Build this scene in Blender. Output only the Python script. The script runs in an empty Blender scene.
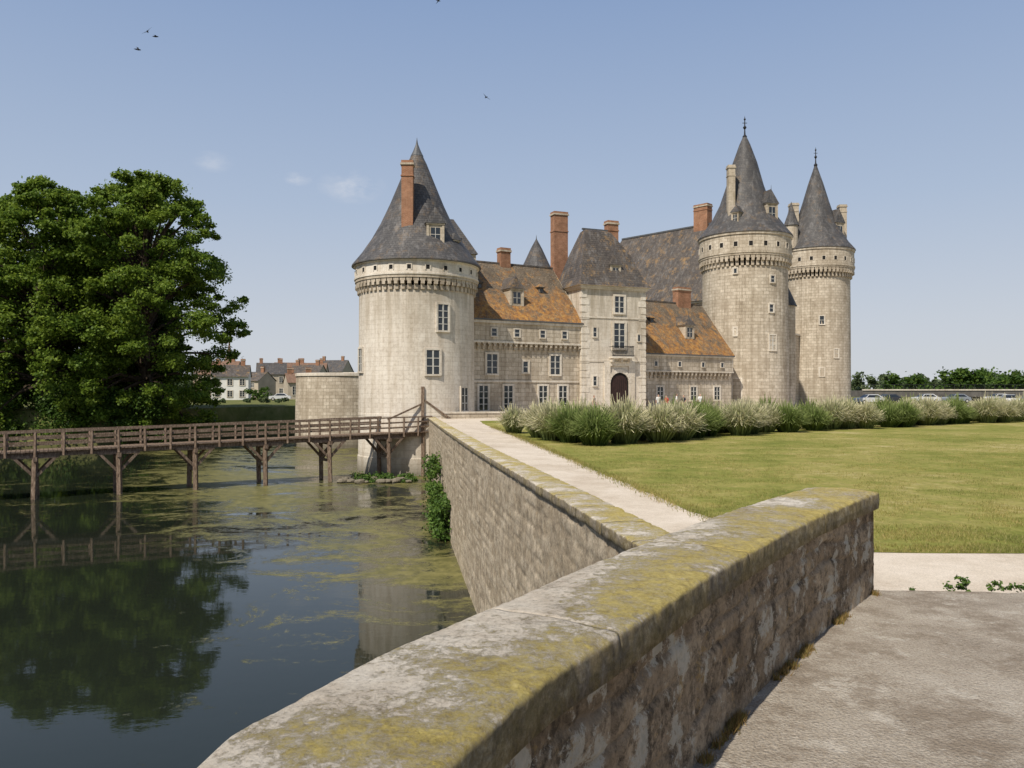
import bpy, bmesh, math, random
import numpy as np
from mathutils import Vector, Matrix, noise as mn
random.seed(7); rng=np.random.default_rng(7)
S=bpy.context.scene
GZ=-0.5; WZ=-4.6
_el=math.radians(50)
SUN=Vector((-.56*math.cos(_el),-.83*math.cos(_el),math.sin(_el)))
R=math.radians
# ---------------------------------------------------------------- materials
class M:
    def __init__(s,name,rough=.85,spec=.3):
        s.m=bpy.data.materials.new(name); s.m.use_nodes=True; s.nt=s.m.node_tree
        s.b=s.nt.nodes['Principled BSDF']; s.b.inputs['Roughness'].default_value=rough
        s.b.inputs['Specular IOR Level'].default_value=spec
        s.tc=s.nt.nodes.new('ShaderNodeTexCoord'); s.geo=s.nt.nodes.new('ShaderNodeNewGeometry')
        s.uv=s.tc.outputs['UV']; s.pos=s.geo.outputs['Position']
    def n(s,t): return s.nt.nodes.new(t)
    def l(s,a,b): s.nt.links.new(a,b)
    def put(s,sock,v):
        if isinstance(v,bpy.types.NodeSocket): s.l(v,sock)
        elif isinstance(v,(tuple,list)): sock.default_value=(*v,1) if len(v)==3 and len(sock.default_value)==4 else v
        else: sock.default_value=v
    def map(s,vec,sc=(1,1,1),loc=(0,0,0)):
        x=s.n('ShaderNodeMapping'); s.l(vec,x.inputs[0]); x.inputs['Scale'].default_value=sc; x.inputs['Location'].default_value=loc; return x.outputs[0]
    def noise(s,vec,scale,det=4,ro=.55,dist=0):
        x=s.n('ShaderNodeTexNoise'); s.l(vec,x.inputs['Vector']); x.inputs['Scale'].default_value=scale; x.inputs['Detail'].default_value=det
        x.inputs['Roughness'].default_value=ro; x.inputs['Distortion'].default_value=dist; return x.outputs[0]
    def vor(s,vec,scale,feat='F1',out='Distance'):
        x=s.n('ShaderNodeTexVoronoi'); x.feature=feat; s.l(vec,x.inputs['Vector']); x.inputs['Scale'].default_value=scale; return x.outputs[out]
    def ramp(s,f,stops):
        x=s.n('ShaderNodeValToRGB'); s.l(f,x.inputs[0]); e=x.color_ramp.elements
        while len(e)<len(stops): e.new(.5)
        for el,(p,c) in zip(e,stops):
            el.position=p; el.color=(*c,1) if isinstance(c,(tuple,list)) else (c,c,c,1)
        return x.outputs[0]
    def mix(s,f,a,b,mode='MIX'):
        x=s.n('ShaderNodeMix'); x.data_type='RGBA'; x.blend_type=mode; s.put(x.inputs[0],f); s.put(x.inputs[6],a); s.put(x.inputs[7],b); return x.outputs[2]
    def math(s,op,a,b=0.,c=None,clamp=False):
        x=s.n('ShaderNodeMath'); x.operation=op; x.use_clamp=clamp; s.put(x.inputs[0],a); s.put(x.inputs[1],b)
        if c is not None: s.put(x.inputs[2],c)
        return x.outputs[0]
    def sep(s,v):
        x=s.n('ShaderNodeSeparateXYZ'); s.l(v,x.inputs[0]); return x.outputs
    def mr(s,v,a,b,c=0,d=1):
        x=s.n('ShaderNodeMapRange'); s.l(v,x.inputs[0]); x.inputs[1].default_value=a; x.inputs[2].default_value=b; x.inputs[3].default_value=c; x.inputs[4].default_value=d; return x.outputs[0]
    def bump(s,h,st=.5,d=.02,nrm=None):
        x=s.n('ShaderNodeBump'); s.l(h,x.inputs['Height']); x.inputs['Strength'].default_value=st; x.inputs['Distance'].default_value=d
        if nrm is not None: s.l(nrm,x.inputs['Normal'])
        return x.outputs[0]
    def brick(s,vec,w,h,mort=.015,c1=(.5,.5,.5),c2=(.4,.4,.4),cm=(.2,.2,.2)):
        x=s.n('ShaderNodeTexBrick'); s.l(vec,x.inputs['Vector']); x.inputs['Scale'].default_value=1
        s.put(x.inputs['Color1'],c1); s.put(x.inputs['Color2'],c2); s.put(x.inputs['Mortar'],cm)
        x.inputs['Mortar Size'].default_value=mort; x.inputs['Mortar Smooth'].default_value=.3
        x.inputs['Brick Width'].default_value=w; x.inputs['Row Height'].default_value=h; return x.outputs
    def attr(s,name,out='Color'):
        x=s.n('ShaderNodeAttribute'); x.attribute_name=name; return x.outputs[out]
    def fin(s,col,nrm=None):
        s.put(s.b.inputs['Base Color'],col)
        if nrm is not None: s.l(nrm,s.b.inputs['Normal'])
        return s.m

def castle_stone(name,c1,c2,cm,w=.7,h=.34,dirt=.55,patch=None,bs=.25,contrast=1.,toplo=None,mort=.014):
    m=M(name,.9,.15)
    wob=m.n('ShaderNodeVectorMath'); wob.operation='ADD'; m.l(m.uv,wob.inputs[0])
    nz=m.n('ShaderNodeTexNoise'); m.l(m.pos,nz.inputs[0]); nz.inputs['Scale'].default_value=.7
    sc=m.n('ShaderNodeVectorMath'); sc.operation='SCALE'; m.l(nz.outputs['Color'],sc.inputs[0]); sc.inputs['Scale'].default_value=.08
    m.l(sc.outputs[0],wob.inputs[1])
    b=m.brick(wob.outputs[0],w,h,mort,c1,c2,cm)
    col=b['Color']
    big=m.ramp(m.noise(m.pos,.3,7,.68),[(.3,(.70,.66,.60)),(.5,(.96,.94,.91)),(.7,(1.06,1.05,1.03))])
    col=m.mix(.85*contrast,col,big,'MULTIPLY')
    st=m.ramp(m.noise(m.map(m.pos,(2.2,2.2,.16)),1,6,.65),[(.38,(dirt,dirt*.95,dirt*.88)),(.54,(1,1,1))])
    col=m.mix(.7*contrast,col,st,'MULTIPLY')
    sp=m.ramp(m.noise(m.pos,5,5,.75),[(.36,(.75,.72,.68)),(.5,(1,1,1)),(.75,(1.08,1.07,1.05))])
    col=m.mix(.7*contrast,col,sp,'MULTIPLY')
    if patch:
        col=m.mix(m.math('MULTIPLY',m.ramp(m.noise(m.pos,.45,8,.8),[(.50,0.),(.58,1.)]),.55),col,patch)
    if toplo:
        tf=m.math('MULTIPLY',m.mr(m.sep(m.pos)[2],toplo-3.5,toplo,0,1),m.ramp(m.noise(m.map(m.pos,(2.5,2.5,.25)),1,5,.6),[(.4,0.),(.6,.7)]))
        col=m.mix(tf,col,(.32,.27,.2))
    low=m.mr(m.sep(m.pos)[2],WZ+1.6,WZ+.2,0,.75)
    col=m.mix(low,col,(.09,.08,.055))
    return m.fin(col,m.bump(m.math('ADD',b['Fac'],m.math('MULTIPLY',m.noise(m.pos,5,3),-1.2)),bs,-.02))
white_stone=castle_stone('white_tuffeau',(.69,.64,.56),(.64,.585,.505),(.54,.49,.415),.8,.34,.76,None,.2,1.,9)
grey_stone=castle_stone('weathered_tuffeau',(.64,.575,.475),(.48,.42,.335),(.34,.295,.235),.66,.36,.60,(.35,.29,.215),.45,1.,None,.022)
trim_stone=castle_stone('trim_stone',(.69,.64,.56),(.65,.60,.52),(.55,.5,.43),1.2,.6,.8)
corbel_stone=castle_stone('corbel_stone',(.55,.48,.39),(.48,.42,.33),(.4,.35,.28),.5,.3,.6)

def slate_mat(name,base,c2,orange=0.,zlo=0,zhi=1,lich=.25):
    m=M(name,.6 if not orange else .85,.35 if not orange else .1)
    b=m.brick(m.uv,.32,.22,.012,base,c2,tuple(x*.45 for x in base))
    col=m.mix(.9,b['Color'],m.ramp(m.noise(m.pos,.6,7,.72),[(.3,(.6,.58,.56)),(.7,(1.4,1.32,1.22))]),'MULTIPLY')
    if orange:
        f=m.math('ADD',m.noise(m.map(m.pos,(1.1,1.1,.55)),.7,10,.8,.4),m.mr(m.sep(m.pos)[2],zlo,zhi,.075,-.10))
        f2=m.ramp(f,[(.44,0.),(.50,.6),(.60,.95)])
        oc=m.ramp(m.noise(m.pos,2.0,8,.85),[(.36,(.15,.065,.025)),(.47,(.33,.145,.04)),(.57,(.49,.245,.055)),(.70,(.47,.36,.17))])
        col=m.mix(m.math('MULTIPLY',f2,orange),col,oc)
        col=m.mix(m.ramp(m.noise(m.map(m.pos,(1.5,1.5,.5)),1.5,8,.85),[(.51,0.),(.58,.85)]),col,(.105,.085,.065))
        col=m.mix(m.ramp(m.noise(m.pos,7,5,.85),[(.55,0.),(.62,.6)]),col,(.33,.30,.24))
    else:
        col=m.mix(m.ramp(m.noise(m.pos,.9,8,.85),[(.53,0.),(.63,lich)]),col,(.36,.215,.08))
        col=m.mix(m.ramp(m.noise(m.map(m.pos,(2,2,.3),(4,4,4)),1.3,6,.7),[(.52,0.),(.66,.4)]),col,(.24,.23,.22))
    return m.fin(col,m.bump(b['Fac'],.6,-.03))
slate=slate_mat('slate_roof_tiles',(.062,.061,.063),(.09,.088,.088))
slate_brown=slate_mat('old_slate_tiles',(.075,.066,.060),(.11,.097,.086),lich=.7)
lichen_roof=slate_mat('lichen_covered_roof',(.13,.105,.08),(.18,.145,.105),.9,7,13)
lichen_roof2=slate_mat('lichen_covered_roof_low',(.13,.105,.08),(.18,.145,.105),.9,5,11)

m=M('chimney_brick',.9,.1); b=m.brick(m.uv,.24,.075,.012,(.30,.12,.06),(.40,.18,.10),(.36,.27,.19))
brick_mat=m.fin(m.mix(.8,b['Color'],m.ramp(m.noise(m.pos,1.5,5,.7),[(.3,.5),(.7,1.1)]),'MULTIPLY'))
def plain(name,c,rough=.7,spec=.3,var=.25,scale=4,metal=0):
    m=M(name,rough,spec); m.b.inputs['Metallic'].default_value=metal
    return m.fin(m.mix(1,c,m.ramp(m.noise(m.pos,scale,5,.65),[(.3,1-var),(.7,1+var)]),'MULTIPLY'))
lead=plain('lead_flashing',(.09,.092,.095),.5)
dark_in=plain('dark_interior',(.015,.014,.013),.9)
m=M('window_glass',.08,.6); glass=m.fin((.02,.025,.03))
frame_w=plain('painted_window_frame',(.50,.48,.43),.5)
door_wood=plain('door_wood',(.035,.017,.014),.6)
iron=plain('dark_iron',(.02,.02,.022),.5)
m=M('weathered_timber',.85,.15)
tg=m.noise(m.map(m.pos,(6,6,2)),2,6,.7)
timber=m.fin(m.ramp(tg,[(.3,(.07,.048,.034)),(.5,(.17,.12,.085)),(.72,(.34,.265,.20))]),m.bump(tg,.4,.01))
m=M('bark',.95,.05); g=m.noise(m.map(m.pos,(3,3,.6)),2,6,.7)
bark=m.fin(m.ramp(g,[(.3,(.03,.022,.016)),(.7,(.12,.09,.065))]),m.bump(g,.8,.05))
def leaf_mat(name,cols,trans=.35,rough=.55):
    m=M(name,rough,.2)
    c=m.ramp(m.geo.outputs['Random Per Island'],[(i/(len(cols)-1),c) for i,c in enumerate(cols)])
    c=m.mix(.7,c,m.ramp(m.noise(m.pos,.35,4,.65),[(.3,(.65,.75,.7)),(.7,(1.4,1.2,1.1))]),'MULTIPLY')
    m.put(m.b.inputs['Base Color'],c)
    t=m.n('ShaderNodeBsdfTranslucent'); m.l(c,t.inputs[0]); mx=m.n('ShaderNodeMixShader'); mx.inputs[0].default_value=trans
    m.l(m.b.outputs[0],mx.inputs[1]); m.l(t.outputs[0],mx.inputs[2]); m.l(mx.outputs[0],m.nt.nodes['Material Output'].inputs[0])
    return m.m
leaf_a=leaf_mat('broad_leaves',[(.07,.13,.015),(.14,.215,.025),(.21,.30,.04)],.42)
leaf_b=leaf_mat('dark_leaves',[(.03,.065,.012),(.06,.115,.018),(.10,.165,.028)],.35)
leaf_c=leaf_mat('distant_leaves',[(.07,.10,.05),(.09,.13,.06),(.12,.16,.07)],.2)
ivy_m=leaf_mat('ivy_leaves',[(.04,.08,.015),(.06,.12,.02),(.11,.18,.035)],.2)
# ---------------------------------------------------------------- mesh builder
def finish(name,verts,faces,mats,mi=None,uvs=None,parent=None,smooth=False):
    me=bpy.data.meshes.new(name); me.from_pydata([tuple(v) for v in verts],[],faces); me.update()
    for mt in mats: me.materials.append(mt)
    if mi is not None: me.polygons.foreach_set('material_index',mi)
    if uvs is not None:
        ul=me.uv_layers.new(name='UVMap'); ul.data.foreach_set('uv',[c for uv in uvs for c in uv])
    if smooth: me.polygons.foreach_set('use_smooth',[True]*len(me.polygons))
    o=bpy.data.objects.new(name,me); S.collection.objects.link(o)
    if parent: o.parent=parent; o.matrix_parent_inverse=Matrix.Translation(-parent.location)
    return o
def empty(name,loc):
    o=bpy.data.objects.new(name,None); S.collection.objects.link(o); o.location=loc; o.empty_display_size=.5; return o
class B:
    def __init__(s): s.v=[];s.f=[];s.mi=[];s.uv=[];s.mats=[]
    def mid(s,m):
        if m not in s.mats: s.mats.append(m)
        return s.mats.index(m)
    def face(s,pts,m,uvs=None,flip=False):
        pts=[Vector(p) for p in pts]
        if flip: pts=pts[::-1]
        n=Vector((0,0,0))
        for i in range(len(pts)):
            a,b=pts[i],pts[(i+1)%len(pts)]; n+=a.cross(b)
        n=n.normalized() if n.length>1e-9 else Vector((0,0,1))
        if uvs is None:
            if abs(n.z)>.97: uvs=[(p.x,p.y) for p in pts]
            else:
                t=Vector((0,0,1)).cross(n).normalized(); bb=n.cross(t); uvs=[(p.dot(t),p.dot(bb)) for p in pts]
        elif flip: uvs=uvs[::-1]
        k=len(s.v); s.v+=pts; s.f.append(list(range(k,k+len(pts)))); s.mi.append(s.mid(m)); s.uv+=list(uvs)
    def box(s,F,x0,x1,y0,y1,z0,z1,m,bottom=True):
        c=[F@Vector(p) for p in [(x0,y0,z0),(x1,y0,z0),(x1,y1,z0),(x0,y1,z0),(x0,y0,z1),(x1,y0,z1),(x1,y1,z1),(x0,y1,z1)]]
        for q in [(0,1,5,4),(1,2,6,5),(2,3,7,6),(3,0,4,7),(4,5,6,7)]+([(3,2,1,0)] if bottom else []):
            s.face([c[i] for i in q],m)
    def lathe(s,cx,cy,prof,m,seg=64,a0=0,a1=2*math.pi):
        L=0
        for j in range(len(prof)-1):
            (r0,z0),(r1,z1)=prof[j],prof[j+1]; d=math.hypot(r1-r0,z1-z0); ru=max(r0,r1)
            for i in range(seg):
                t0=a0+(a1-a0)*i/seg; t1=a0+(a1-a0)*(i+1)/seg
                P=lambda r,t,z:(cx+r*math.cos(t),cy+r*math.sin(t),z)
                steep=abs(z1-z0)>.8*d
                vv0,vv1=(z0,z1) if steep and abs(r1-r0)<.3*d else (L,L+d)
                if r1<1e-4: s.face([P(r0,t0,z0),P(r0,t1,z0),P(0,0,z1)],m,[(ru*t0,vv0),(ru*t1,vv0),(ru*(t0+t1)/2,vv1)])
                elif r0<1e-4: s.face([P(0,0,z0),P(r1,t1,z1),P(r1,t0,z1)],m,[(0,vv0),(ru*t1,vv1),(ru*t0,vv1)])
                else: s.face([P(r0,t0,z0),P(r0,t1,z0),P(r1,t1,z1),P(r1,t0,z1)],m,[(ru*t0,vv0),(ru*t1,vv0),(ru*t1,vv1),(ru*t0,vv1)])
            L+=d
    def limb(s,pts,rad,m,seg=8):
        rings=[]
        for i,p in enumerate(pts):
            p=Vector(p); d=(Vector(pts[min(i+1,len(pts)-1)])-Vector(pts[max(i-1,0)])).normalized()
            a=d.orthogonal().normalized(); b=d.cross(a)
            rings.append([p+rad[i]*(a*math.cos(2*math.pi*k/seg)+b*math.sin(2*math.pi*k/seg)) for k in range(seg)])
        for r0,r1 in zip(rings,rings[1:]):
            best=min(range(seg),key=lambda o:(r0[0]-r1[o]).length); r1[:]=r1[best:]+r1[:best]
            if (r0[1]-r1[1]).length>(r0[1]-r1[-1]).length: r1[:]=[r1[0]]+r1[1:][::-1]
            for k in range(seg): s.face([r0[k],r0[(k+1)%seg],r1[(k+1)%seg],r1[k]],m)
        s.face(rings[-1],m)
    def beam(s,p0,p1,w,h,m):
        p0=Vector(p0);p1=Vector(p1); d=(p1-p0); L=d.length; d.normalize()
        up=Vector((0,0,1)) if abs(d.z)<.95 else Vector((0,1,0)); y=up.cross(d).normalized(); z=d.cross(y)
        F=Matrix((( d.x,y.x,z.x,p0.x),(d.y,y.y,z.y,p0.y),(d.z,y.z,z.z,p0.z),(0,0,0,1)))
        s.box(F,0,L,-w/2,w/2,-h/2,h/2,m)
    def obj(s,name,parent=None,smooth=False): return finish(name,s.v,s.f,s.mats,s.mi,s.uv,parent,smooth)
def frame(x,y,ang,z=0): return Matrix.Translation((x,y,z))@Matrix.Rotation(ang,4,'Z')
def window(b,F,w,h,nx=2,nz=3,sur=.16,proud=.07,glassm=None):
    """F: origin bottom centre on wall, X right, -Y outward"""
    g=glassm or glass
    b.box(F,-w/2-.01,w/2+.01,-proud*.35,.05,-.01,h+.01,g)
    b.box(F,-w/2-sur,-w/2,-proud,.1,-sur,h+sur,trim_stone); b.box(F,w/2,w/2+sur,-proud,.1,-sur,h+sur,trim_stone)
    b.box(F,-w/2,w/2,-proud-.003,.1,h,h+sur,trim_stone); b.box(F,-w/2-.05,w/2+.05,-proud-.06,.1,-sur*.9,0,trim_stone)
    t=.036
    for i in range(1,nx): x=-w/2+w*i/nx; tt=t*1.5 if (nx%2==0 and i==nx//2) else t*.7; b.box(F,x-tt,x+tt,-proud*.75,0,0,h,frame_w)
    for i in range(1,nz): z=h*i/nz; b.box(F,-w/2,w/2,-proud*.7,0,z-t*.7,z+t*.7,frame_w)
    for x0,x1 in((-w/2,-w/2+t),(w/2-t,w/2)): b.box(F,x0,x1,-proud*.72,0,0,h,frame_w)
def chimney(b,x,y,z0,z1,w,d,ang=0,m=None,pots=2):
    m=m or brick_mat; F=frame(x,y,ang)
    b.box(F,-w/2,w/2,-d/2,d/2,z0,z1-.35,m)
    b.box(F,-w/2-.08,w/2+.08,-d/2-.08,d/2+.08,z1-.35,z1-.2,corbel_stone if m is brick_mat else m); b.box(F,-w/2-.02,w/2+.02,-d/2-.02,d/2+.02,z1-.2,z1,m)
    b.box(F,-w/2-.05,w/2+.05,-d/2-.05,d/2+.05,z0+(z1-z0)*.82,z0+(z1-z0)*.82+.1,m)
    b.box(F,-w/2+.1,w/2-.1,-d/2+.1,d/2-.1,z1,z1+.02,dark_in)
def dormer(b,F,w,h,d,rh,mat=None,roof=None):
    """F bottom centre of dormer face, -Y outward"""
    mat=mat or trim_stone; roof=roof or slate
    b.box(F,-w/2,w/2,0,d,0,h,mat)
    b.box(F,-w*.27,w*.27,-.02,.02,h*.15,h*.85,glass)
    if w>.7:
        b.box(F,-.02,.02,-.045,0,h*.15,h*.85,frame_w); b.box(F,-w*.27,w*.27,-.04,0,h*.5-.02,h*.5+.02,frame_w)
        b.box(F,-w/2-.03,-w/2+.14,-.05,.05,0,h,mat); b.box(F,w/2-.14,w/2+.03,-.05,.05,0,h,mat)
    b.box(F,-w/2-.08,w/2+.08,-.1,d,h,h+.1,mat)
    e=.15;P=lambda x,y,z:F@Vector((x,y,z)); z=h+.1
    b.face([P(-w/2-e,-e,z),P(w/2+e,-e,z),P(0,e,z+rh)],roof)
    b.face([P(-w/2-e,d,z),P(-w/2-e,-e,z),P(0,e,z+rh),P(0,d,z+rh)],roof); b.face([P(w/2+e,-e,z),P(w/2+e,d,z),P(0,d,z+rh),P(0,e,z+rh)],roof)
    b.limb([P(0,e,z+rh-.05),P(0,e,z+rh+.45*min(1,w))],[.035,.01],lead,5)
def corbel_ring(b,cx,cy,r0,r1,z0,z1,n,m):
    for i in range(n):
        a=2*math.pi*i/n; F=Matrix.Translation((cx,cy,0))@Matrix.Rotation(a,4,'Z'); w=2*math.pi*r1/n*.27
        dz=(z1-z0)
        b.box(F,r0-.1,r0+(r1-r0)*.45,-w,w,z0,z0+dz*.45,m); b.box(F,r0-.1,r1-.02,-w,w,z0+dz*.45,z0+dz*.72,m)
        b.box(F,r0-.1,r1-.06,-w*1.5,w*1.5,z0+dz*.72,z1,m)
    b.lathe(cx,cy,[(r0-.1,z1),(r1,z1)],m,n)
def corbel_row(b,F,L,z0,z1,proj,m,step=.62,x0=0):
    n=int((L-x0)/step)
    for i in range(n+1):
        x=x0+i*step; dz=z1-z0
        b.box(F,x-.1,x+.1,-proj*.5,.05,z0,z0+dz*.5,m); b.box(F,x-.1,x+.1,-proj*.93,.05,z0+dz*.5,z0+dz*.8,m); b.box(F,x-.17,x+.17,-proj*.9,.05,z0+dz*.8,z1,m)
def finial(b,x,y,z,h,r=.11):
    b.lathe(x,y,[(r*2.2,z-.5),(r*1.6,z),(r*2.4,z+h*.12),(r*.9,z+h*.2),(r*.6,z+h*.42),(r*1.9,z+h*.5),(r*.6,z+h*.58),(r*.5,z+h*.8),(r*1.2,z+h*.84),(r*.4,z+h*.9),(0,z+h)],iron,10)
    b.box(Matrix.Translation((x,y,0)),-r*2.4,r*2.4,-r*.3,r*.3,z+h*.68,z+h*.68+r*.5,iron)
# ================================================================= CHATEAU
ch=empty('chateau',(10,75,GZ))
def cylwin(b,cx,cy,r,deg,z,w,h,nx=2,nz=3):
    base=math.atan2(-cy,-cx); a=base+R(deg); p=(cx+r*math.cos(a),cy+r*math.sin(a),z)
    F=Matrix.Translation(p)@Matrix.Rotation(a+math.pi/2,4,'Z'); window(b,F,w,h,nx,nz,.14,.10)
def slots(b,cx,cy,r,z,n,w=.35,h=.4):
    for i in range(n):
        a=2*math.pi*(i+.5)/n; F=Matrix.Translation((cx,cy,0))@Matrix.Rotation(a,4,'Z')
        b.box(F,r-.05,r+.012,-w/2,w/2,z,z+h,dark_in)
        b.box(F,r-.05,r+.05,-w/2-.07,-w/2,z-.06,z+h+.06,trim_stone); b.box(F,r-.05,r+.05,w/2,w/2+.07,z-.06,z+h+.06,trim_stone); b.box(F,r-.05,r+.053,-w/2,w/2,z+h,z+h+.07,trim_stone)
tx,ty=-7.4,62
b=B()
b.lathe(tx,ty,[(4.62,WZ-1),(4.55,WZ+1.2),(4.5,WZ+1.3),(4.42,9.2)],white_stone,96)
b.lathe(tx,ty,[(4.42,-.35),(4.5,-.33),(4.5,-.15),(4.42,-.1)],trim_stone,96)
corbel_ring(b,tx,ty,4.42,4.74,8.9,9.75,60,corbel_stone)
b.lathe(tx,ty,[(4.74,9.75),(4.74,9.95)],corbel_stone,96); b.lathe(tx,ty,[(4.74,9.95),(4.8,9.97),(4.8,10.1),(4.72,10.12),(4.70,10.95),(4.84,10.97),(4.84,11.1)],trim_stone,96)
slots(b,tx,ty,4.71,10.35,22,.28,.3)
for a in [(25,5.95,.85,1.9,2,4),(15,2.75,1.0,1.75,2,3),(52,.05,.8,1.7,2,3),(-70,3,.9,1.7,2,3)]: cylwin(b,tx,ty,4.44,*a)
b.obj('waterside_tower_wall',ch)
b=B(); b.lathe(tx,ty,[(4.6,11.0),(5.0,11.05),(4.98,11.15),(4.25,12.05),(3.5,13.15),(2.8,14.4),(2.1,15.9),(1.4,17.6),(.75,19.2),(.3,20.1),(.14,20.4)],slate,80)
b.lathe(tx,ty,[(.5,19.6),(.5,19.8),(.3,20.2),(.1,20.7),(.05,20.95),(0,21.3)],lead,12)
b.obj('waterside_tower_roof',ch)
b=B(); chimney(b,tx-.35,59.2,12.0,18.6,.85,.7); 
F=Matrix.Translation((tx+1.75,58.75,12.35))@Matrix.Rotation(R(12),4,'Z'); dormer(b,F,1.25,1.45,2.2,1.3,corbel_stone)
F=Matrix.Translation((tx+3.2,60.1,12.2))@Matrix.Rotation(R(48),4,'Z'); dormer(b,F,.6,.6,1.5,.6,corbel_stone)
b.obj('waterside_tower_chimney_and_dormers',ch)
F1=frame(-6.0,63.0,R(30.7)); L1=14.
b=B(); b.box(F1,-1.5,L1,0,9,WZ-1,7.1,grey_stone)
b.box(F1,1.5,L1-.02,-.28,0,5.62,7.1,grey_stone); b.box(F1,1.5,L1-.02,-.36,0,5.48,5.62,trim_stone); b.box(F1,1.5,L1-.02,-.42,0,7.1,7.3,trim_stone)
corbel_row(b,F1,L1,4.95,5.48,.34,corbel_stone,.5,2.2)
b.box(F1,1.5,L1-.02,-.07,0,2.25,2.4,trim_stone)
W=lambda x,z,y=0:F1@Matrix.Translation((x,y,z))
for x in (4.25,6.6,10.06,12.1): window(b,W(x,-.05),.85,2.0,2,4)
for x in (5.05,11.3): window(b,W(x,2.95),1.0,1.6,2,3)
window(b,W(8.3,3.1),.5,.9,1,2)
for x in (5.1,7.3,9.85,12.1): window(b,W(x,6.05,-.28),.5,.6,1,2,.1,.05)
b.obj('left_wing_wall',ch)
def gable(b,F,x0,x1,d,ze,zr,ov,m,gm,thick=.12,y0=-.5):
    P=lambda x,y,z:F@Vector((x,y,z)); ym=d/2; n=14
    for i in range(n):
        for j in range(6):
            def q(a,c):
                t=c/6; x=x0+(x1-x0)*a/n; sag=-.07*math.sin(math.pi*t)+.035*mn.noise(Vector((x*.7,t*3,ze)))*(1 if 0<t<1 else 0)
                return P(x,y0+(ym-y0)*t,ze+(zr-ze)*t+sag)
            b.face([q(i,j),q(i+1,j),q(i+1,j+1),q(i,j+1)],m)
    b.face([P(x1,d-y0,ze),P(x0,d-y0,ze),P(x0,ym,zr),P(x1,ym,zr)],m)
    b.face([P(x0,y0,ze-thick),P(x1,y0,ze-thick),P(x1,y0,ze),P(x0,y0,ze)],lead)
    b.face([P(x1,y0,ze),P(x1,d-y0,ze),P(x1,ym,zr)],gm); b.face([P(x0,d-y0,ze),P(x0,y0,ze),P(x0,ym,zr)],gm)
    b.face([P(x0,y0,ze-thick),P(x0,d-y0,ze-thick),P(x1,d-y0,ze-thick),P(x1,y0,ze-thick)],gm)
    b.beam(P(x0,ym,zr),P(x1,ym,zr),.24,.14,slate_brown)
b=B(); gable(b,F1,-1.5,L1,9,7.44,12.9,.5,lichen_roof,grey_stone); b.obj('left_wing_roof',ch)
b=B(); chimney(b,-8.3+.86*8.8,66.9+.51*8.8,12,14.3,1.0,.7,R(30.7))
dormer(b,F1@Matrix.Translation((7.9,.75,8.75)),1.3,1.35,2.2,1.1,corbel_stone,slate_brown)
for x in (5.0,11.2): dormer(b,F1@Matrix.Translation((x,2.0,10.2)),.42,.4,1.2,.3,slate_brown,lichen_roof)
b.obj('left_wing_chimney_and_dormer',ch)
b=B(); Fp=frame(-6.2,65.2,R(20)); b.box(Fp,0,3.4,0,4,7,12.9,white_stone)
P=lambda x,y,z:Fp@Vector((x,y,z))
e=[P(-.15,-.15,12.9),P(3.55,-.15,12.9),P(3.55,4.15,12.9),P(-.15,4.15,12.9)]; t=[P(.9,1.9,16.1),P(2.0,1.9,16.1)]
b.face([e[0],e[1],t[1],t[0]],slate);b.face([e[1],e[2],t[1]],slate);b.face([e[2],e[3],t[0],t[1]],slate);b.face([e[3],e[0],t[0]],slate)
b.obj('stair_pavilion',ch)
b=B(); b.lathe(2.6,85,[(1.4,GZ),(1.4,14.4)],white_stone,24); b.lathe(2.6,85,[(1.75,14.3),(1.3,15.2),(.6,16.7),(.05,17.7),(0,18.2)],slate,24); b.obj('rear_turret',ch)
# gatehouse
F2=frame(6.1,69.7,R(22.5)); L2=6.5
b=B(); b.box(F2,0,L2,0,4.8,WZ-1,10.5,white_stone)
for x in (0,L2-.6):
    for i in range(17):
        z=GZ+i*.64; w=.75 if i%2 else .5
        b.box(F2,x-.03 if x==0 else L2-w,x+w if x==0 else L2+.03,-.03,.35,z,z+.5,trim_stone)
b.box(F2,-.12,L2+.12,-.12,4.92,10.5,10.62,trim_stone); b.box(F2,-.22,L2+.22,-.22,5.02,10.62,10.8,trim_stone); b.box(F2,-.06,L2+.06,-.06,.3,7.95,8.1,trim_stone); b.box(F2,-.06,L2+.06,-.06,.3,4.1,4.25,trim_stone)
G=F2@Matrix.Translation((3.75,0,0))
b.box(G,-1.55,-.95,-.14,.1,GZ,4.1,trim_stone); b.box(G,.95,1.55,-.14,.1,GZ,4.1,trim_stone); b.box(G,-1.55,1.55,-.143,.1,3.75,4.1,trim_stone)
pts=[(-.95,GZ),(.95,GZ)]+[(.95*math.cos(R(a)),2.2+.95*math.sin(R(a))) for a in range(0,181,12)]
b.face([G@Vector((x,-.02,z)) for x,z in pts],dark_in)
dp=[(-.8,GZ),(.8,GZ)]+[(.8*math.cos(R(a)),2.15+.8*math.sin(R(a))) for a in range(0,181,12)]
b.face([G@Vector((x,-.035,z)) for x,z in dp],door_wood)
for i in range(-3,4): b.box(G,i*.22-.012,i*.22+.012,-.05,-.03,GZ,2.6,dark_in)
for a in range(0,180,15):
    c=[(r*math.cos(R(t)),2.2+r*math.sin(R(t))) for r,t in((.95,a+.5),(1.28,a+.5),(1.28,a+14.5),(.95,a+14.5))]
    b.face([G@Vector((x,-.16,z)) for x,z in c],trim_stone,flip=True)
window(b,F2@Matrix.Translation((3.75,0,5.35)),1.1,2.2,2,4,.2,.1); window(b,F2@Matrix.Translation((3.75,0,8.5)),.95,1.45,2,3,.18,.1)
window(b,F2@Matrix.Translation((1.3,0,6.3)),.35,.8,1,2,.1); window(b,F2@Matrix.Translation((1.3,0,2.0)),.35,.8,1,2,.1)
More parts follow.
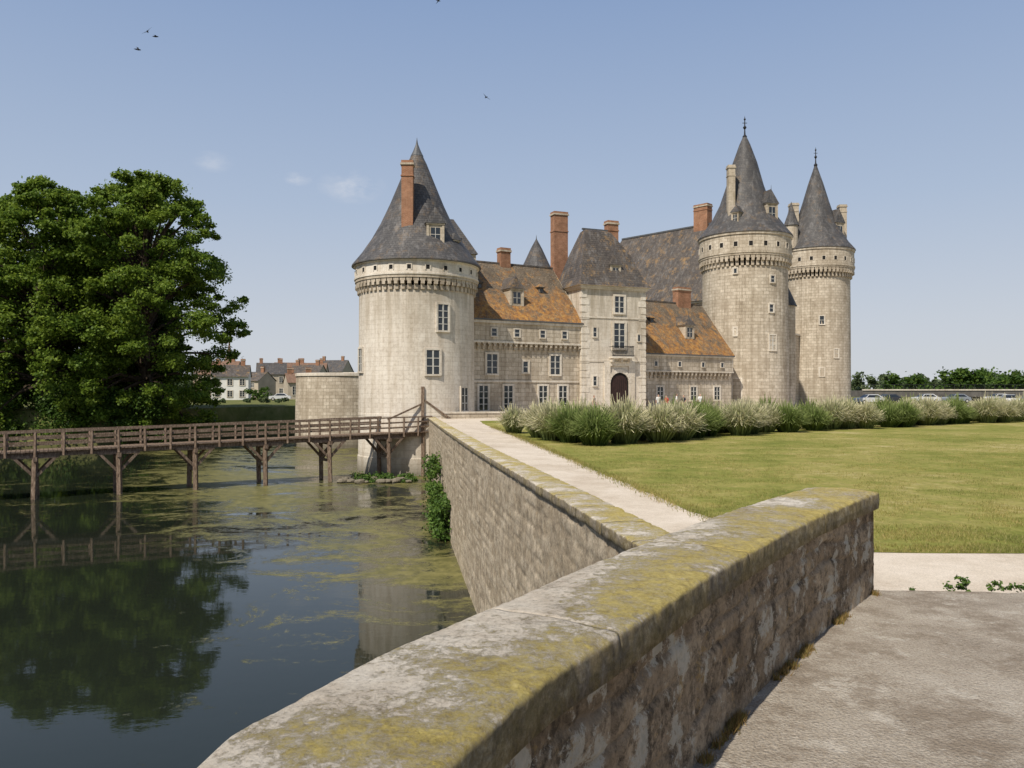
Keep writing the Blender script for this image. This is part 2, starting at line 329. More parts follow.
window(b,F2@Matrix.Translation((5.8,0,6.0)),.3,.6,1,1,.08)
b.box(G,-1.1,1.1,-.75,-.1,4.42,4.56,trim_stone)
for x in(-.9,0,.9): b.box(G,x-.1,x+.1,-.55,-.1,4.1,4.42,trim_stone)
for i in range(21): x=-1.05+.105*i; b.box(G,x-.02,x+.02,-.73,-.70,4.56,5.45,iron)
b.box(G,-1.1,1.1,-.75,-.69,5.45,5.5,iron); b.box(G,-1.1,1.1,-.74,-.70,4.62,4.67,iron)
for sx in(-1.08,1.05): b.box(G,sx,sx+.03,-.7,-.1,5.4,5.45,iron)
b.obj('gatehouse_wall',ch)
b=B(); P=lambda x,y,z:F2@Vector((x,y,z))
def hip(b,P,x0,x1,y0,y1,ze,rings,m):
    prev=[(x0,y0),(x1,y0),(x1,y1),(x0,y1)]; pz=ze
    for (a0,a1,c0,c1,z) in rings:
        cur=[(a0,c0),(a1,c0),(a1,c1),(a0,c1)]
        for i in range(4):
            j=(i+1)%4; b.face([P(*prev[i],pz),P(*prev[j],pz),P(*cur[j],z),P(*cur[i],z)],m)
        prev=cur;pz=z
    b.face([P(*c,pz) for c in prev],m)
hip(b,P,-.4,L2+.4,-.4,5.2,10.8,[(0,L2-.15,.05,4.75,11.6),(.65,5.5,.95,3.9,13.9),(1.35,4.0,1.9,2.9,16.0),(1.5,3.7,2.3,2.5,16.2)],slate_brown)
b.face([P(-.4,-.4,10.8),P(-.4,5.2,10.8),P(L2+.4,5.2,10.8),P(L2+.4,-.4,10.8)],trim_stone)
b.beam(P(1.3,2.4,16.26),P(3.9,2.4,16.26),.22,.14,lead)
b.obj('gatehouse_roof',ch)
b=B(); chimney(b,4.6,77.6,8,18.9,1.45,.9,R(22)); chimney(b,9.3,74.6,12,17.4,1.1,.75,R(22))
dormer(b,F2@Matrix.Translation((3.6,.35,11.5)),1.0,1.2,2,1.0,corbel_stone,slate_brown)
b.obj('gatehouse_chimneys',ch)
F3=frame(12.0,76.5,R(33.1)); L3=13.2
b=B(); b.box(F3,-2,L3,0,8.4,WZ-1,4.9,grey_stone)
b.box(F3,-.2,L3-.02,-.28,0,3.5,4.9,grey_stone); b.box(F3,-.2,L3-.02,-.36,0,3.38,3.5,trim_stone); b.box(F3,-.2,L3-.02,-.42,0,4.9,5.05,trim_stone)
corbel_row(b,F3,L3,2.75,3.38,.34,corbel_stone,.55,0)
W3=lambda x,z,y=0:F3@Matrix.Translation((x,y,z))
for x in(3.0,7.6,11): window(b,W3(x,.6),.8,1.3,2,3)
for x in(2.2,5.4,8.7,11.5): window(b,W3(x,3.95,-.28),.4,.45,1,1,.08,.05)
b.obj('low_wing_wall',ch)
b=B(); gable(b,F3,-3,L3,8.4,5.17,10.9,.5,lichen_roof2,grey_stone); b.obj('low_wing_roof',ch)
b=B(); cp=F3@Vector((10.2,4.2,0)); chimney(b,cp.x,cp.y,10,12.6,1.9,.8,R(33.1))
dormer(b,F3@Matrix.Translation((8.0,.9,6.85)),1.2,1.3,2.2,1.0,corbel_stone,slate_brown)
for x in (4.0,): dormer(b,F3@Matrix.Translation((x,2.2,8.4)),.45,.4,1.3,.3,slate_brown,lichen_roof)
b.obj('low_wing_chimney_and_dormer',ch)
# keep
b=B(); d=Vector((12,-13)).normalized(); ang=math.atan2(d.y,d.x); 
Fk=frame(13.2-.735*5,112.2-.678*5,ang)
b.box(Fk,0,24,0,10,WZ-1,12,grey_stone)
for x in (5,9,13,17): window(b,Fk@Matrix.Translation((x,0,9)),1,1.7,2,3)
b.box(Fk,-.2,24.2,-.2,10.2,12,12.2,trim_stone)
P=lambda x,y,z:Fk@Vector((x,y,z)); z0,zr=12.2,22.4
b.face([P(-.4,-.4,z0),P(24.4,-.4,z0),P(24,5,zr),P(3,5,zr)],slate_brown); b.face([P(24.4,10.4,z0),P(-.4,10.4,z0),P(3,5,zr),P(24,5,zr)],slate_brown)
b.face([P(-.4,10.4,z0),P(-.4,-.4,z0),P(3,5,zr)],slate_brown); b.face([P(24.4,-.4,z0),P(24.4,10.4,z0),P(24,5,zr)],slate_brown)
b.beam(P(3,5,zr),P(24,5,zr),.3,.2,lead)
for x in (7,11,15,19):
    F=Fk@Matrix.Translation((x,2.6,16.6)); dormer(b,F,.35,.3,1.3,.25,slate_brown,slate_brown)
chimney(b,24.1,100.6,20.5,25.0,2.0,1.1,ang)
b.obj('great_keep',ch)
def bigtower(nm,cx,cy,r,z_c0,z_c1,r2,z_e,prof,zf,hf,wins,mat):
    b=B(); b.lathe(cx,cy,[(r+.15,WZ-1),(r+.1,0),(r,z_c0)],mat,96)
    corbel_ring(b,cx,cy,r,r2,z_c0,z_c1,56,corbel_stone)
    b.lathe(cx,cy,[(r2,z_c1),(r2,z_c1+.2)],corbel_stone,96)
    b.lathe(cx,cy,[(r2,z_c1+.2),(r2+.07,z_c1+.22),(r2+.07,z_c1+.4),(r2-.02,z_c1+.42),(r2-.06,z_e-.3),(r2+.05,z_e-.28),(r2+.07,z_e-.02)],mat,96)
    slots(b,cx,cy,r2-.04,z_c1+.95,20,.4,.5)
    for a in wins: cylwin(b,cx,cy,r,*a)
    b.obj(nm+'_wall',ch)
    b=B(); b.lathe(cx,cy,prof,slate,80); finial(b,cx,cy,zf,hf); b.obj(nm+'_roof',ch)
bigtower('south_keep_tower',26.3,90,4.64,15.0,16.1,5.05,18.6,
 [(4.8,18.55),(5.2,18.6),(5.15,18.75),(4.4,19.7),(3.55,20.9),(2.75,22.5),(2.05,24.6),(1.35,27.2),(.6,29.3),(.2,30.2)],29.9,2.7,
 [(38,5.9,.8,1.6,2,3),(38,13.2,.5,.7,1,2),(-10,.6,.9,2.2,2,4),(36,10,.5,.8,1,2),(-12,7.5,.3,.8,1,1),(-12,14.2,.35,.5,1,1)],grey_stone)
bigtower('north_keep_tower',42.7,112,4.5,17.0,18.2,5.05,20.9,
 [(4.8,20.85),(5.2,20.9),(5.15,21.05),(4.3,22.1),(3.4,23.6),(2.5,25.6),(1.75,28.0),(1.0,30.6),(.4,32.4),(.15,33.2)],32.9,2.9,
 [(10,10.5,.6,1.1,1,2),(35,6,.6,1.1,1,2),(10,3.5,.6,1.1,1,2)],grey_stone)
b=B(); chimney(b,24.1,87.7,19.5,26.3,.75,.8,0,corbel_stone)
dormer(b,Matrix.Translation((28.4,87.0,19.9))@Matrix.Rotation(R(18),4,'Z'),1.4,2.0,2.5,1.6,corbel_stone)
dormer(b,Matrix.Translation((24.2,86.4,19.7))@Matrix.Rotation(R(-45),4,'Z'),.8,1.1,2.0,.8,corbel_stone)
chimney(b,39.6,112,21,27.8,1.1,1.1,0,corbel_stone)
dormer(b,Matrix.Translation((45.3,110,22.2))@Matrix.Rotation(R(25),4,'Z'),1.5,2.4,2.6,2.0,corbel_stone); chimney(b,46.4,112,21.5,27.6,1.0,.9,0,corbel_stone)
b.lathe(38.5,109.8,[(.9,21),(.9,24.2)],corbel_stone,16); b.lathe(38.5,109.8,[(1.05,24.2),(.5,25.8),(0,27.6)],slate,16)
b.obj('keep_tower_chimneys_and_dormers',ch)
b=B(); Fc=frame(26.3,90,math.atan2(22,16.5)); b.box(Fc,3,26,1,3,WZ-1,9,grey_stone); b.box(Fc,3,26,.8,3.2,9,9.2,trim_stone)
b.lathe(32.0,93.5,[(1.2,WZ-1),(1.2,11.5)],grey_stone,20); b.lathe(32.0,93.5,[(1.4,11.4),(.7,13),(0,14.5)],slate,20)
b.obj('keep_curtain_wall',ch)
bs=empty('round_bastion',(-18.9,90,WZ)); b=B()
b.lathe(-18.9,90,[(5.5,WZ-1),(5.3,3.1)],grey_stone,72); b.lathe(-18.9,90,[(5.3,3.1),(5.42,3.12),(5.42,3.4),(5.3,3.45),(0,3.5)],trim_stone,72)
F=frame(-18.9,90,R(10)); b.box(F,0,16,-4.6,-3.8,WZ-1,3.35,grey_stone); b.box(F,0,16,-4.7,-3.7,3.35,3.5,trim_stone)
b.obj('bastion_wall',bs)
# ================================================================= foreground masonry
def catmull(P,step):
    out=[]; P=[Vector(p) for p in P]; Q=[2*P[0]-P[1]]+P+[2*P[-1]-P[-2]]
    for i in range(1,len(Q)-2):
        for k in range(20):
            t=k/20; a,b_,c,d_=Q[i-1],Q[i],Q[i+1],Q[i+2]
            out.append(.5*((2*b_)+(c-a)*t+(2*a-5*b_+4*c-d_)*t*t+(3*b_-a-3*c+d_)*t**3))
    out.append(P[-1]); acc=[0]
    for i in range(1,len(out)): acc.append(acc[-1]+(out[i]-out[i-1]).length)
    n=max(2,int(acc[-1]/step)); res=[];j=0
    for k in range(n+1):
        s=acc[-1]*k/n
        while j<len(acc)-2 and acc[j+1]<s: j+=1
        t=(s-acc[j])/max(1e-9,acc[j+1]-acc[j]); res.append(out[j].lerp(out[j+1],t))
    return res,acc[-1]
def normals(pts):
    N=[]
    for i in range(len(pts)):
        d=(pts[min(i+1,len(pts)-1)]-pts[max(i-1,0)]); N.append(Vector((d.y,-d.x)).normalized())
    return N
def nz(x,y,z,s): return mn.noise(Vector((x*s,y*s,z*s)))
import bisect
def masonry_face(name,path,off,zb,zt,step,zstep,rows,blk,joint,amp,mat,parent,side=1,wob=1.):
    pts,L=catmull(path,step); N=normals(pts); rs=random.Random(len(name)+int(L*10))
    rowz=[];z=min(zb(p) for p in (pts[0],pts[-1]))-.05
    while z<max(zt(pts[0]),zt(pts[-1]))+.5: h=rs.uniform(*rows); rowz.append((z,h)); z+=h
    joints=[]
    for _ in rowz:
        js=[0.];
        while js[-1]<L+2: js.append(js[-1]+rs.uniform(*blk))
        joints.append((js,[rs.random() for _ in js]))
    zs=[r[0] for r in rowz]; V=[];C=[];nzv=max(2,int((zt(pts[0])-zb(pts[0]))/zstep)); UV=[]
    for i,p in enumerate(pts):
        s=L*i/(len(pts)-1); n=N[i]*side; z0,z1=zb(p),zt(p)
        for k in range(nzv+1):
            z=z0+(z1-z0)*k/nzv
            sw=s+wob*(.05*nz(s,z,0,2.2)+.02*nz(s,z,3,9)); zw=z+wob*(.035*nz(s,z,7,1.7)+.012*nz(s,z,5,9))
            r=max(0,bisect.bisect_right(zs,zw)-1); rz,rh=rowz[r]; dzj=min(zw-rz,rz+rh-zw)
            js,rv=joints[r]; q=max(0,min(len(js)-2,bisect.bisect_right(js,sw)-1)); dsj=min(sw-js[q],js[q+1]-sw)
            dj=max(0,min(dzj,dsj)); jf=max(0.,1-dj/joint)
            jf*=max(.15,min(1,.6+1.6*nz(s,z,12,1.3)))
            disp=amp*(rv[q]-.5)*1.2 - amp*1.6*min(1,jf*1.3) + amp*.9*nz(s,z,1,6)+amp*.6*nz(s,z,9,20)+amp*.35*nz(s,z,2,55)
            V.append((p.x+n.x*(off+disp),p.y+n.y*(off+disp),z)); C.append((rv[q],min(1,jf*1.2),(z-z0),1)); UV.append((s,z))
    F=[];c=nzv+1
    for i in range(len(pts)-1):
        for k in range(nzv):
            a=i*c+k; F.append([a,a+c,a+c+1,a+1] if side>0 else [a,a+1,a+c+1,a+c])
    o=finish(name,V,F,[mat],parent=parent,smooth=True); me=o.data
    ca=me.color_attributes.new('stone','FLOAT_COLOR','POINT'); ca.data.foreach_set('color',[x for c in C for x in c])
    return o
def coping(name,path,w,zt,th,slab,step,mat,parent,gap=.008,amp=.006,r=.022):
    pts,L=catmull(path,step); N=normals(pts); rs=random.Random(3); V=[];F=[];UV=[]
    prof=[]; nw=max(4,int(w/max(step,.03)))
    prof.append((-w/2+.04,-th)); prof.append((-w/2,-th+.02)); prof+= [(-w/2,-th*.5)]
    prof+=[(-w/2+r-r*math.cos(a),-r+r*math.sin(a)) for a in (0,R(30),R(60),R(90))]
    prof+=[(-w/2+r+(w-2*r)*k/nw,0.012*math.sin(math.pi*k/nw)) for k in range(1,nw)]
    prof+=[(w/2-r+r*math.sin(a),-r+r*math.cos(a)) for a in (0,R(30),R(60),R(90))]
    prof+=[(w/2,-th*.5),(w/2,-th+.02),(w/2-.04,-th)]
    c=len(prof); edges=[0.]
    while edges[-1]<L: edges.append(edges[-1]+rs.uniform(*slab))
    edges[-1]=L
    for a,e in zip(edges,edges[1:]):
        if e-a<.1: continue
        n=max(2,int((e-a)/step)); k0=len(V); tz=rs.uniform(-.003,.003); ty=rs.uniform(-.003,.003)
        for i in range(n+1):
            s=a+gap+(e-a-2*gap)*i/n; f=s/L*(len(pts)-1); j=min(int(f),len(pts)-2); p=pts[j].lerp(pts[j+1],f-j); nn=N[j].lerp(N[j+1],f-j).normalized()
            sh=1-.006*(i in(0,n))
            for (y,z) in prof:
                ed=1.6 if abs(y)>w*.4 else .8
                d=amp*ed*(nz(s,y,z,4)+.8*nz(s,y,z,15)+.6*nz(s,y,z,45)); chip=-.022*max(0,nz(s,y,3,3.2)-.22)*(1 if abs(y)>w*.42 else 0)
                y2=y*sh+ty+(d*.8 if abs(y)>w*.42 else 0)+(chip if y>0 else -chip); z2=z+tz+d*.8+chip-(.003 if i in(0,n) and z>-th*.8 else 0)
                V.append((p.x+nn.x*y2,p.y+nn.y*y2,zt(p)+z2)); UV.append((s,y))
        for i in range(n):
            for k in range(c-1): q=k0+i*c+k; F.append([q,q+1,q+c+1,q+c])
            q=k0+i*c; F.append([q+c-1,q,q+c,q+2*c-1])
        F.append([k0+k for k in range(c)][::-1]); F.append([k0+n*c+k for k in range(c)])
    me=bpy.data.meshes.new(name); me.from_pydata(V,[],F); me.update(); me.materials.append(mat)
    ul=me.uv_layers.new(name='UVMap'); li=np.zeros(len(me.loops),dtype=np.int32); me.loops.foreach_get('vertex_index',li)
    ul.data.foreach_set('uv',np.array(UV,dtype=np.float32)[li].ravel()); me.polygons.foreach_set('use_smooth',[len(p.vertices)==4 for p in me.polygons])
    o=bpy.data.objects.new(name,me); S.collection.objects.link(o); o.parent=parent; o.matrix_parent_inverse=Matrix.Translation(-parent.location); return o
def rubble(name,lo,hi,joint,wh=.5,or_=.3,dk=.65):
    m=M(name,.92,.12); at=m.sep(m.attr('stone')); 
    c=m.ramp(at[0],[(0,lo),(.5,tuple((a+b_)/2 for a,b_ in zip(lo,hi))),(1,hi)])
    c=m.mix(1,c,m.ramp(m.noise(m.pos,3,7,.75),[(.28,(.5,.47,.43)),(.5,(.95,.93,.9)),(.72,(1.35,1.3,1.22))]),'MULTIPLY')
    c=m.mix(.9,c,m.ramp(m.noise(m.pos,28,6,.8),[(.32,.45),(.5,.97),(.7,1.35)]),'MULTIPLY')
    c=m.mix(m.math('MULTIPLY',at[1],.6),c,joint)
    l3=m.ramp(m.noise(m.map(m.pos,(1,1,1),(9,1,4)),5,8,.85),[(.49,0.),(.59,1.)])
    c=m.mix(m.math('MULTIPLY',l3,dk),c,(.055,.042,.03))
    l1=m.ramp(m.math('SUBTRACT',m.noise(m.pos,6,7,.8),m.math('MULTIPLY',m.vor(m.pos,5),.24)),[(.43,0.),(.47,1.)])
    c=m.mix(m.math('MULTIPLY',l1,wh),c,m.mix(m.noise(m.pos,40,5,.8),(.38,.34,.26),(.70,.65,.54)))
    l2=m.ramp(m.noise(m.map(m.pos,(1,1,1),(5,3,1)),5,6,.85),[(.58,0.),(.64,1.)])
    c=m.mix(m.math('MULTIPLY',l2,or_),c,(.45,.29,.10))
    h=m.math('ADD',m.noise(m.pos,45,6,.8),m.math('MULTIPLY',m.noise(m.pos,160,3,.7),.5))
    return m.fin(c,m.bump(h,.85,.014))
rub_near=rubble('rubble_masonry',(.29,.215,.14),(.44,.345,.24),(.24,.185,.13),.72,.45,.8)
rub_far=rubble('moat_wall_masonry',(.40,.33,.24),(.55,.47,.36),(.21,.17,.12),.25,.25,.4)
def coping_mat(name,bias,vscale):
    m=M(name,.93,.1); s=m.sep(m.uv)
    c=m.ramp(m.noise(m.pos,2.2,8,.75),[(.3,(.46,.385,.30)),(.5,(.62,.555,.46)),(.7,(.72,.665,.58))])
    c=m.mix(.9,c,m.ramp(m.noise(m.pos,42,6,.85),[(.33,(.42,.39,.35)),(.47,(.95,.94,.92)),(.7,(1.15,1.15,1.15))]),'MULTIPLY')
    dk=m.ramp(m.noise(m.map(m.pos,(1,1,1),(3,8,2)),6,8,.85),[(.53,0.),(.62,1.)]); c=m.mix(m.math('MULTIPLY',dk,.5),c,(.14,.12,.09))
    f=m.math('ADD',m.noise(m.pos,2.0,3,.5),m.math('MULTIPLY',m.math('SUBTRACT',m.noise(m.map(m.pos,(1,1,1),(2,2,9)),13,9,.9),.5),1.5))
    f=m.math('ADD',f,m.math('MULTIPLY',s[1],vscale)); f=m.math('ADD',f,bias)
    f=m.math('ADD',f,m.mr(m.sep(m.pos)[1],2.2,5.0,-.02,.05))
    lm=m.ramp(f,[(.44,0.),(.53,.55),(.66,.88)])
    lc=m.ramp(m.noise(m.pos,24,7,.9),[(.32,(.13,.095,.025)),(.44,(.31,.235,.05)),(.55,(.46,.36,.085)),(.68,(.54,.46,.19))])
    c=m.mix(lm,c,lc)
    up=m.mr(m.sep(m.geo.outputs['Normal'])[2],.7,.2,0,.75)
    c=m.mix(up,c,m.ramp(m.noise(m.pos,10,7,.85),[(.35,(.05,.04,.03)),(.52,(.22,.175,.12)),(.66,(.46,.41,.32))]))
    h=m.math('ADD',m.noise(m.pos,50,7,.85),m.math('ADD',m.math('MULTIPLY',m.noise(m.pos,14,4,.7),1.0),m.math('MULTIPLY',lm,.5)))
    return m.fin(c,m.bump(h,.9,.014))
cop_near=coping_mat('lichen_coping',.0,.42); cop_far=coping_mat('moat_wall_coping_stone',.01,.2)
CP=[(-.7,-6),(-.7,-4),(-.7,-1.5),(-.67,-.2),(-.6,.7),(-.45,1.6),(-.32,1.95),(-.12,2.37),(.2,2.88),(.645,3.62),(1.385,4.72),(1.95,5.5),(2.67,6.42)]
pw=empty('stone_parapet',(-.45,1.6,0))
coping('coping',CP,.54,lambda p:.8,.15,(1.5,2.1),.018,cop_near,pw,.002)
masonry_face('inner_face',CP,.225,lambda p:-.02,lambda p:.66,.016,.014,(.13,.26),(.22,.55),.02,.010,rub_near,pw,1,1.6)
masonry_face('outer_face',CP,.225,lambda p:WZ-1,lambda p:.66,.06,.06,(.22,.34),(.4,.8),.03,.012,rub_far,pw,-1)
Fe=frame(2.67,6.42,math.atan2(1.5,1.3)); endp=[]
for i in range(25):
    for k in range(30):
        y=-.235+.47*i/24; z=-.55+1.2*k/29; p=Fe@Vector((-.01+.012*nz(y,z,4,8),y,z)); endp.append(tuple(p))
ef=[[i*30+k,(i+1)*30+k,(i+1)*30+k+1,i*30+k+1] for i in range(24) for k in range(29)]
o=finish('end_face',endp,ef,[rub_near],parent=pw,smooth=True); ca=o.data.color_attributes.new('stone','FLOAT_COLOR','POINT'); ca.data.foreach_set('color',[.5,0,0,1]*len(endp))
LW=[(1.87,5.6),(1.49,7.8),(.85,12),(-.9,23.2),(-3.33,40),(-5.83,58)]
zt=lambda p:.18-.01*p.y
mw=empty('moat_retaining_wall',(-1,23,WZ))
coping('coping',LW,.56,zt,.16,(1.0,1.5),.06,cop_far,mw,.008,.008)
masonry_face('moat_face',LW,.24,lambda p:WZ-1,lambda p:zt(p)-.15,.07,.05,(.2,.32),(.4,.85),.035,.014,rub_far,mw,-1)
masonry_face('path_face',LW,.24,lambda p:GZ-.1,lambda p:zt(p)-.15,.12,.08,(.2,.3),(.4,.8),.03,.012,rub_far,mw,1)
b=B(); b.box(frame(-5.83,58,R(97.9)),-.02,.12,-.24,.24,WZ-1,-.55,trim_stone)
b.obj('wall_end',mw)
lw=empty('low_stone_wall',(-4,58.6,GZ)); b=B(); F=frame(-5.2,58.3,R(14)); b.box(F,0,7.2,-.2,.2,GZ-.2,-.12,grey_stone); b.box(F,-.03,7.23,-.26,.26,-.12,0,trim_stone); b.obj('wall_body',lw)
# ================================================================= ground
gm=M('dry_meadow',.95,.05)
gc=gm.ramp(gm.noise(gm.pos,.5,8,.7),[(.3,(.07,.085,.025)),(.5,(.13,.14,.045)),(.7,(.22,.19,.09))])
sl=gm.mr(gm.sep(gm.pos)[2],WZ+1.2,WZ+.1,0,1); ground_mat=gm.fin(gm.mix(sl,gc,(.06,.05,.03)),gm.bump(gm.noise(gm.pos,4,5,.7),.5,.05))
moat=[(-.7,-40,0),(-.7,-4,0),(-.67,.2,0),(-.45,1.6,0),(.2,2.88,0),(1.385,4.72,0),(1.75,5.6,0),(1.49,7.8,0),(.85,12,0),(-.9,23.2,0),(-3.33,40,0),(-5.7,58,0),(-6,63,0),(-8,66,0),(-13,84,0),(-17,93,0),
 (-21,99,3),(-27,102,4),(-33,101,4),(-35,92,4),(-42,84,4.5),(-60,79,5),(-95,66,6),(-110,40,6),(-110,-40,6)]
bm=bmesh.new(); cen=Vector((-45,30,0))
inn=[bm.verts.new((x,y,GZ)) for x,y,o in moat]; Q=4000; out=[bm.verts.new(p) for p in((-Q,-Q,GZ),(Q,-Q,GZ),(Q,Q,GZ),(-Q,Q,GZ))]
ed=[bm.edges.new((inn[i],inn[(i+1)%len(inn)])) for i in range(len(inn))]+[bm.edges.new((out[i],out[(i+1)%4])) for i in range(4)]
bmesh.ops.triangle_fill(bm,use_beauty=True,edges=ed)
low=[]
for (x,y,o) in moat:
    d=(cen-Vector((x,y,0))); d.z=0; d.normalize(); low.append(bm.verts.new((x+d.x*o,y+d.y*o,WZ-.9)))
for i in range(len(inn)):
    j=(i+1)%len(inn)
    try: bm.faces.new((inn[i],inn[j],low[j],low[i]))
    except: pass
bmesh.ops.recalc_face_normals(bm,faces=bm.faces)
me=bpy.data.meshes.new('ground'); bm.to_mesh(me); bm.free()
if sum(p.normal.z*p.area for p in me.polygons)<0: me.flip_normals()
me.materials.append(ground_mat); o=bpy.data.objects.new('ground',me); S.collection.objects.link(o)
# water with thin floating algae
m=M('moat_water',.03,.5); m.b.inputs['IOR'].default_value=1.33
P=m.sep(m.pos)
wallx=m.math('MULTIPLY_ADD',P[1],-.145,2.4)
dist=m.math('SUBTRACT',wallx,P[0])
reach=m.math('MULTIPLY',m.math('SUBTRACT',P[1],12.5),.42)
q1=m.mr(m.math('SUBTRACT',reach,dist),-6,4,-.17,.06)
band=m.math('MULTIPLY',m.mr(P[1],29,38,0,1),m.mr(P[1],64,52,0,1))
band=m.math('MULTIPLY',band,m.mr(P[0],-8,-20,0,.125))
near=m.math('ADD',q1,band)
a=m.noise(m.map(m.pos,(.75,1,1)),.30,10,.76,1.4); b2=m.noise(m.pos,3.5,7,.85)
openw=m.math('MULTIPLY',m.math('SUBTRACT',m.noise(m.map(m.pos,(1,1,1),(7,2,0)),.11,3,.5),.5),.25)
f=m.math('ADD',m.math('ADD',m.math('ADD',a,near),openw),m.math('MULTIPLY',m.math('SUBTRACT',b2,.5),.42))
alg=m.ramp(f,[(.495,0.),(.54,.35),(.62,.8)])
ac=m.ramp(m.noise(m.pos,1.7,8,.88),[(.3,(.075,.07,.025)),(.46,(.15,.14,.045)),(.58,(.24,.215,.075)),(.72,(.34,.29,.14))])
m.put(m.b.inputs['Base Color'],m.mix(alg,(.014,.018,.012),ac))
m.l(m.mr(alg,0,1,.03,.55),m.b.inputs['Roughness']); m.l(m.mr(alg,0,1,.5,.2),m.b.inputs['Specular IOR Level'])
m.l(m.bump(m.math('ADD',m.math('MULTIPLY',m.noise(m.map(m.pos,(1,1.6,1)),1.3,4,.55),.4),m.math('MULTIPLY',alg,.4)),.16,.03),m.b.inputs['Normal'])
b=B(); b.face([(-130,-60,WZ),(3,-60,WZ),(3,115,WZ),(-130,115,WZ)],m.m); b.obj('moat_water')
# pavement
m=M('worn_concrete_paving',.93,.12)
c=m.ramp(m.noise(m.pos,1.1,8,.75),[(.3,(.27,.225,.175)),(.5,(.40,.345,.275)),(.7,(.51,.455,.38))])
c=m.mix(.9,c,m.ramp(m.noise(m.pos,75,5,.85),[(.33,.42),(.5,.97),(.68,1.3)]),'MULTIPLY')
ag=m.vor(m.pos,60); c=m.mix(m.ramp(ag,[(.12,.6),(.3,0.)]),c,m.ramp(m.vor(m.pos,60,'F1','Color'),[(.3,(.13,.10,.08)),(.6,(.52,.47,.40))]))
st=m.ramp(m.noise(m.map(m.pos,(1,1,1),(4,4,0)),1.6,9,.85),[(.48,0.),(.57,.65)]); c=m.mix(st,c,(.20,.155,.11))
st2=m.ramp(m.noise(m.map(m.pos,(1,1,1),(14,4,0)),3.2,9,.85),[(.55,0.),(.61,.5)]); c=m.mix(st2,c,(.60,.55,.47))
h=m.math('ADD',m.noise(m.pos,60,6,.85),m.math('MULTIPLY',ag,-1.0))
pave=m.fin(c,m.bump(h,.8,.014))
pp,_=catmull(CP,.15)
poly=[(p.x+.1,p.y) for p in pp if p.y<6.3]+[(2.85,6.38)]
for i in range(120): x=3.0+i*.125; poly.append((x,6.33-.02*i*.125+.06*nz(x,0,0,1.1)+.04*nz(x,2,0,5)))
poly=poly+[(18,-6)]
bm=bmesh.new(); vs=[bm.verts.new((x,y,0)) for x,y in poly]; f=bm.faces.new(vs); bm.normal_update()
if f.normal.z<0: f.normal_flip()
lo=[bm.verts.new((x,y+(.12 if i>=len(poly)-121 and i<len(poly)-1 else 0),GZ-.1)) for i,(x,y) in enumerate(poly)]
for i in range(len(vs)):
    j=(i+1)%len(vs); bm.faces.new((vs[i],lo[i],lo[j],vs[j]))
bmesh.ops.triangulate(bm,faces=[f]); me=bpy.data.meshes.new('pavement'); bm.to_mesh(me); bm.free(); me.materials.append(pave)
o=bpy.data.objects.new('pavement',me); S.collection.objects.link(o)
def sheet(name,poly,z,mat):
    bm=bmesh.new(); f=bm.faces.new([bm.verts.new((x,y,z)) for x,y in poly]); bm.normal_update()
    if f.normal.z<0: f.normal_flip()
    bmesh.ops.triangulate(bm,faces=[f]); me=bpy.data.meshes.new(name); bm.to_mesh(me); bm.free(); me.materials.append(mat); o=bpy.data.objects.new(name,me); S.collection.objects.link(o); return o
m=M('pale_gravel',.95,.08)
c=m.ramp(m.noise(m.pos,.8,8,.8),[(.3,(.44,.36,.27)),(.5,(.58,.50,.40)),(.7,(.68,.60,.50))])
c=m.mix(.8,c,m.ramp(m.noise(m.pos,60,5,.85),[(.33,.5),(.5,1),(.68,1.2)]),'MULTIPLY')
gravel=m.fin(c,m.bump(m.noise(m.pos,50,4,.8),.5,.01))
sheet('gravel_path',[(1.9,5.6),(1.5,7.8),(.87,12),(-.88,23.2),(-3.3,40),(-5.7,58.2),(-5,63),(0,68),(10,80),(25,100),(60,110),(90,100),(90,60),(70,57),(60,9.2),(60,0),(3,0)],GZ+.004,gravel)
m=M('mown_lawn',.95,.05)
c=m.ramp(m.math('ADD',m.math('MULTIPLY',m.noise(m.pos,.16,4,.6),.4),m.math('MULTIPLY',m.noise(m.pos,.7,9,.85),.6)),[(.36,(.12,.145,.03)),(.46,(.205,.21,.05)),(.54,(.30,.265,.085)),(.64,(.45,.38,.19))])
c=m.mix(.8,c,m.ramp(m.noise(m.map(m.pos,(1,.5,1)),9,7,.85),[(.3,.6),(.7,1.35)]),'MULTIPLY')
lawn_m=m.fin(c,m.bump(m.noise(m.pos,30,5,.8),.6,.03))
le=[(4.2,10.65),(3.65,11.5),(3.28,12.86),(2.69,16.7),(1.55,25.7),(-.2,39),(-1.6,48),(-2.2,54)]
lep,_=catmull(le,.3)
lawn_poly=[(p.x+.10*nz(p.x,p.y,0,1.1)+.05*nz(p.x,p.y,3,4),p.y) for p in lep]+[(6,57),(30,66),(68,74),(66,40),(60,9.0)]+[(60-i*.5,9.0+1.25*(i/111)+.10*nz(i,0,0,.8)) for i in range(1,112)]
sheet('lawn',lawn_poly,GZ+.010,lawn_m)
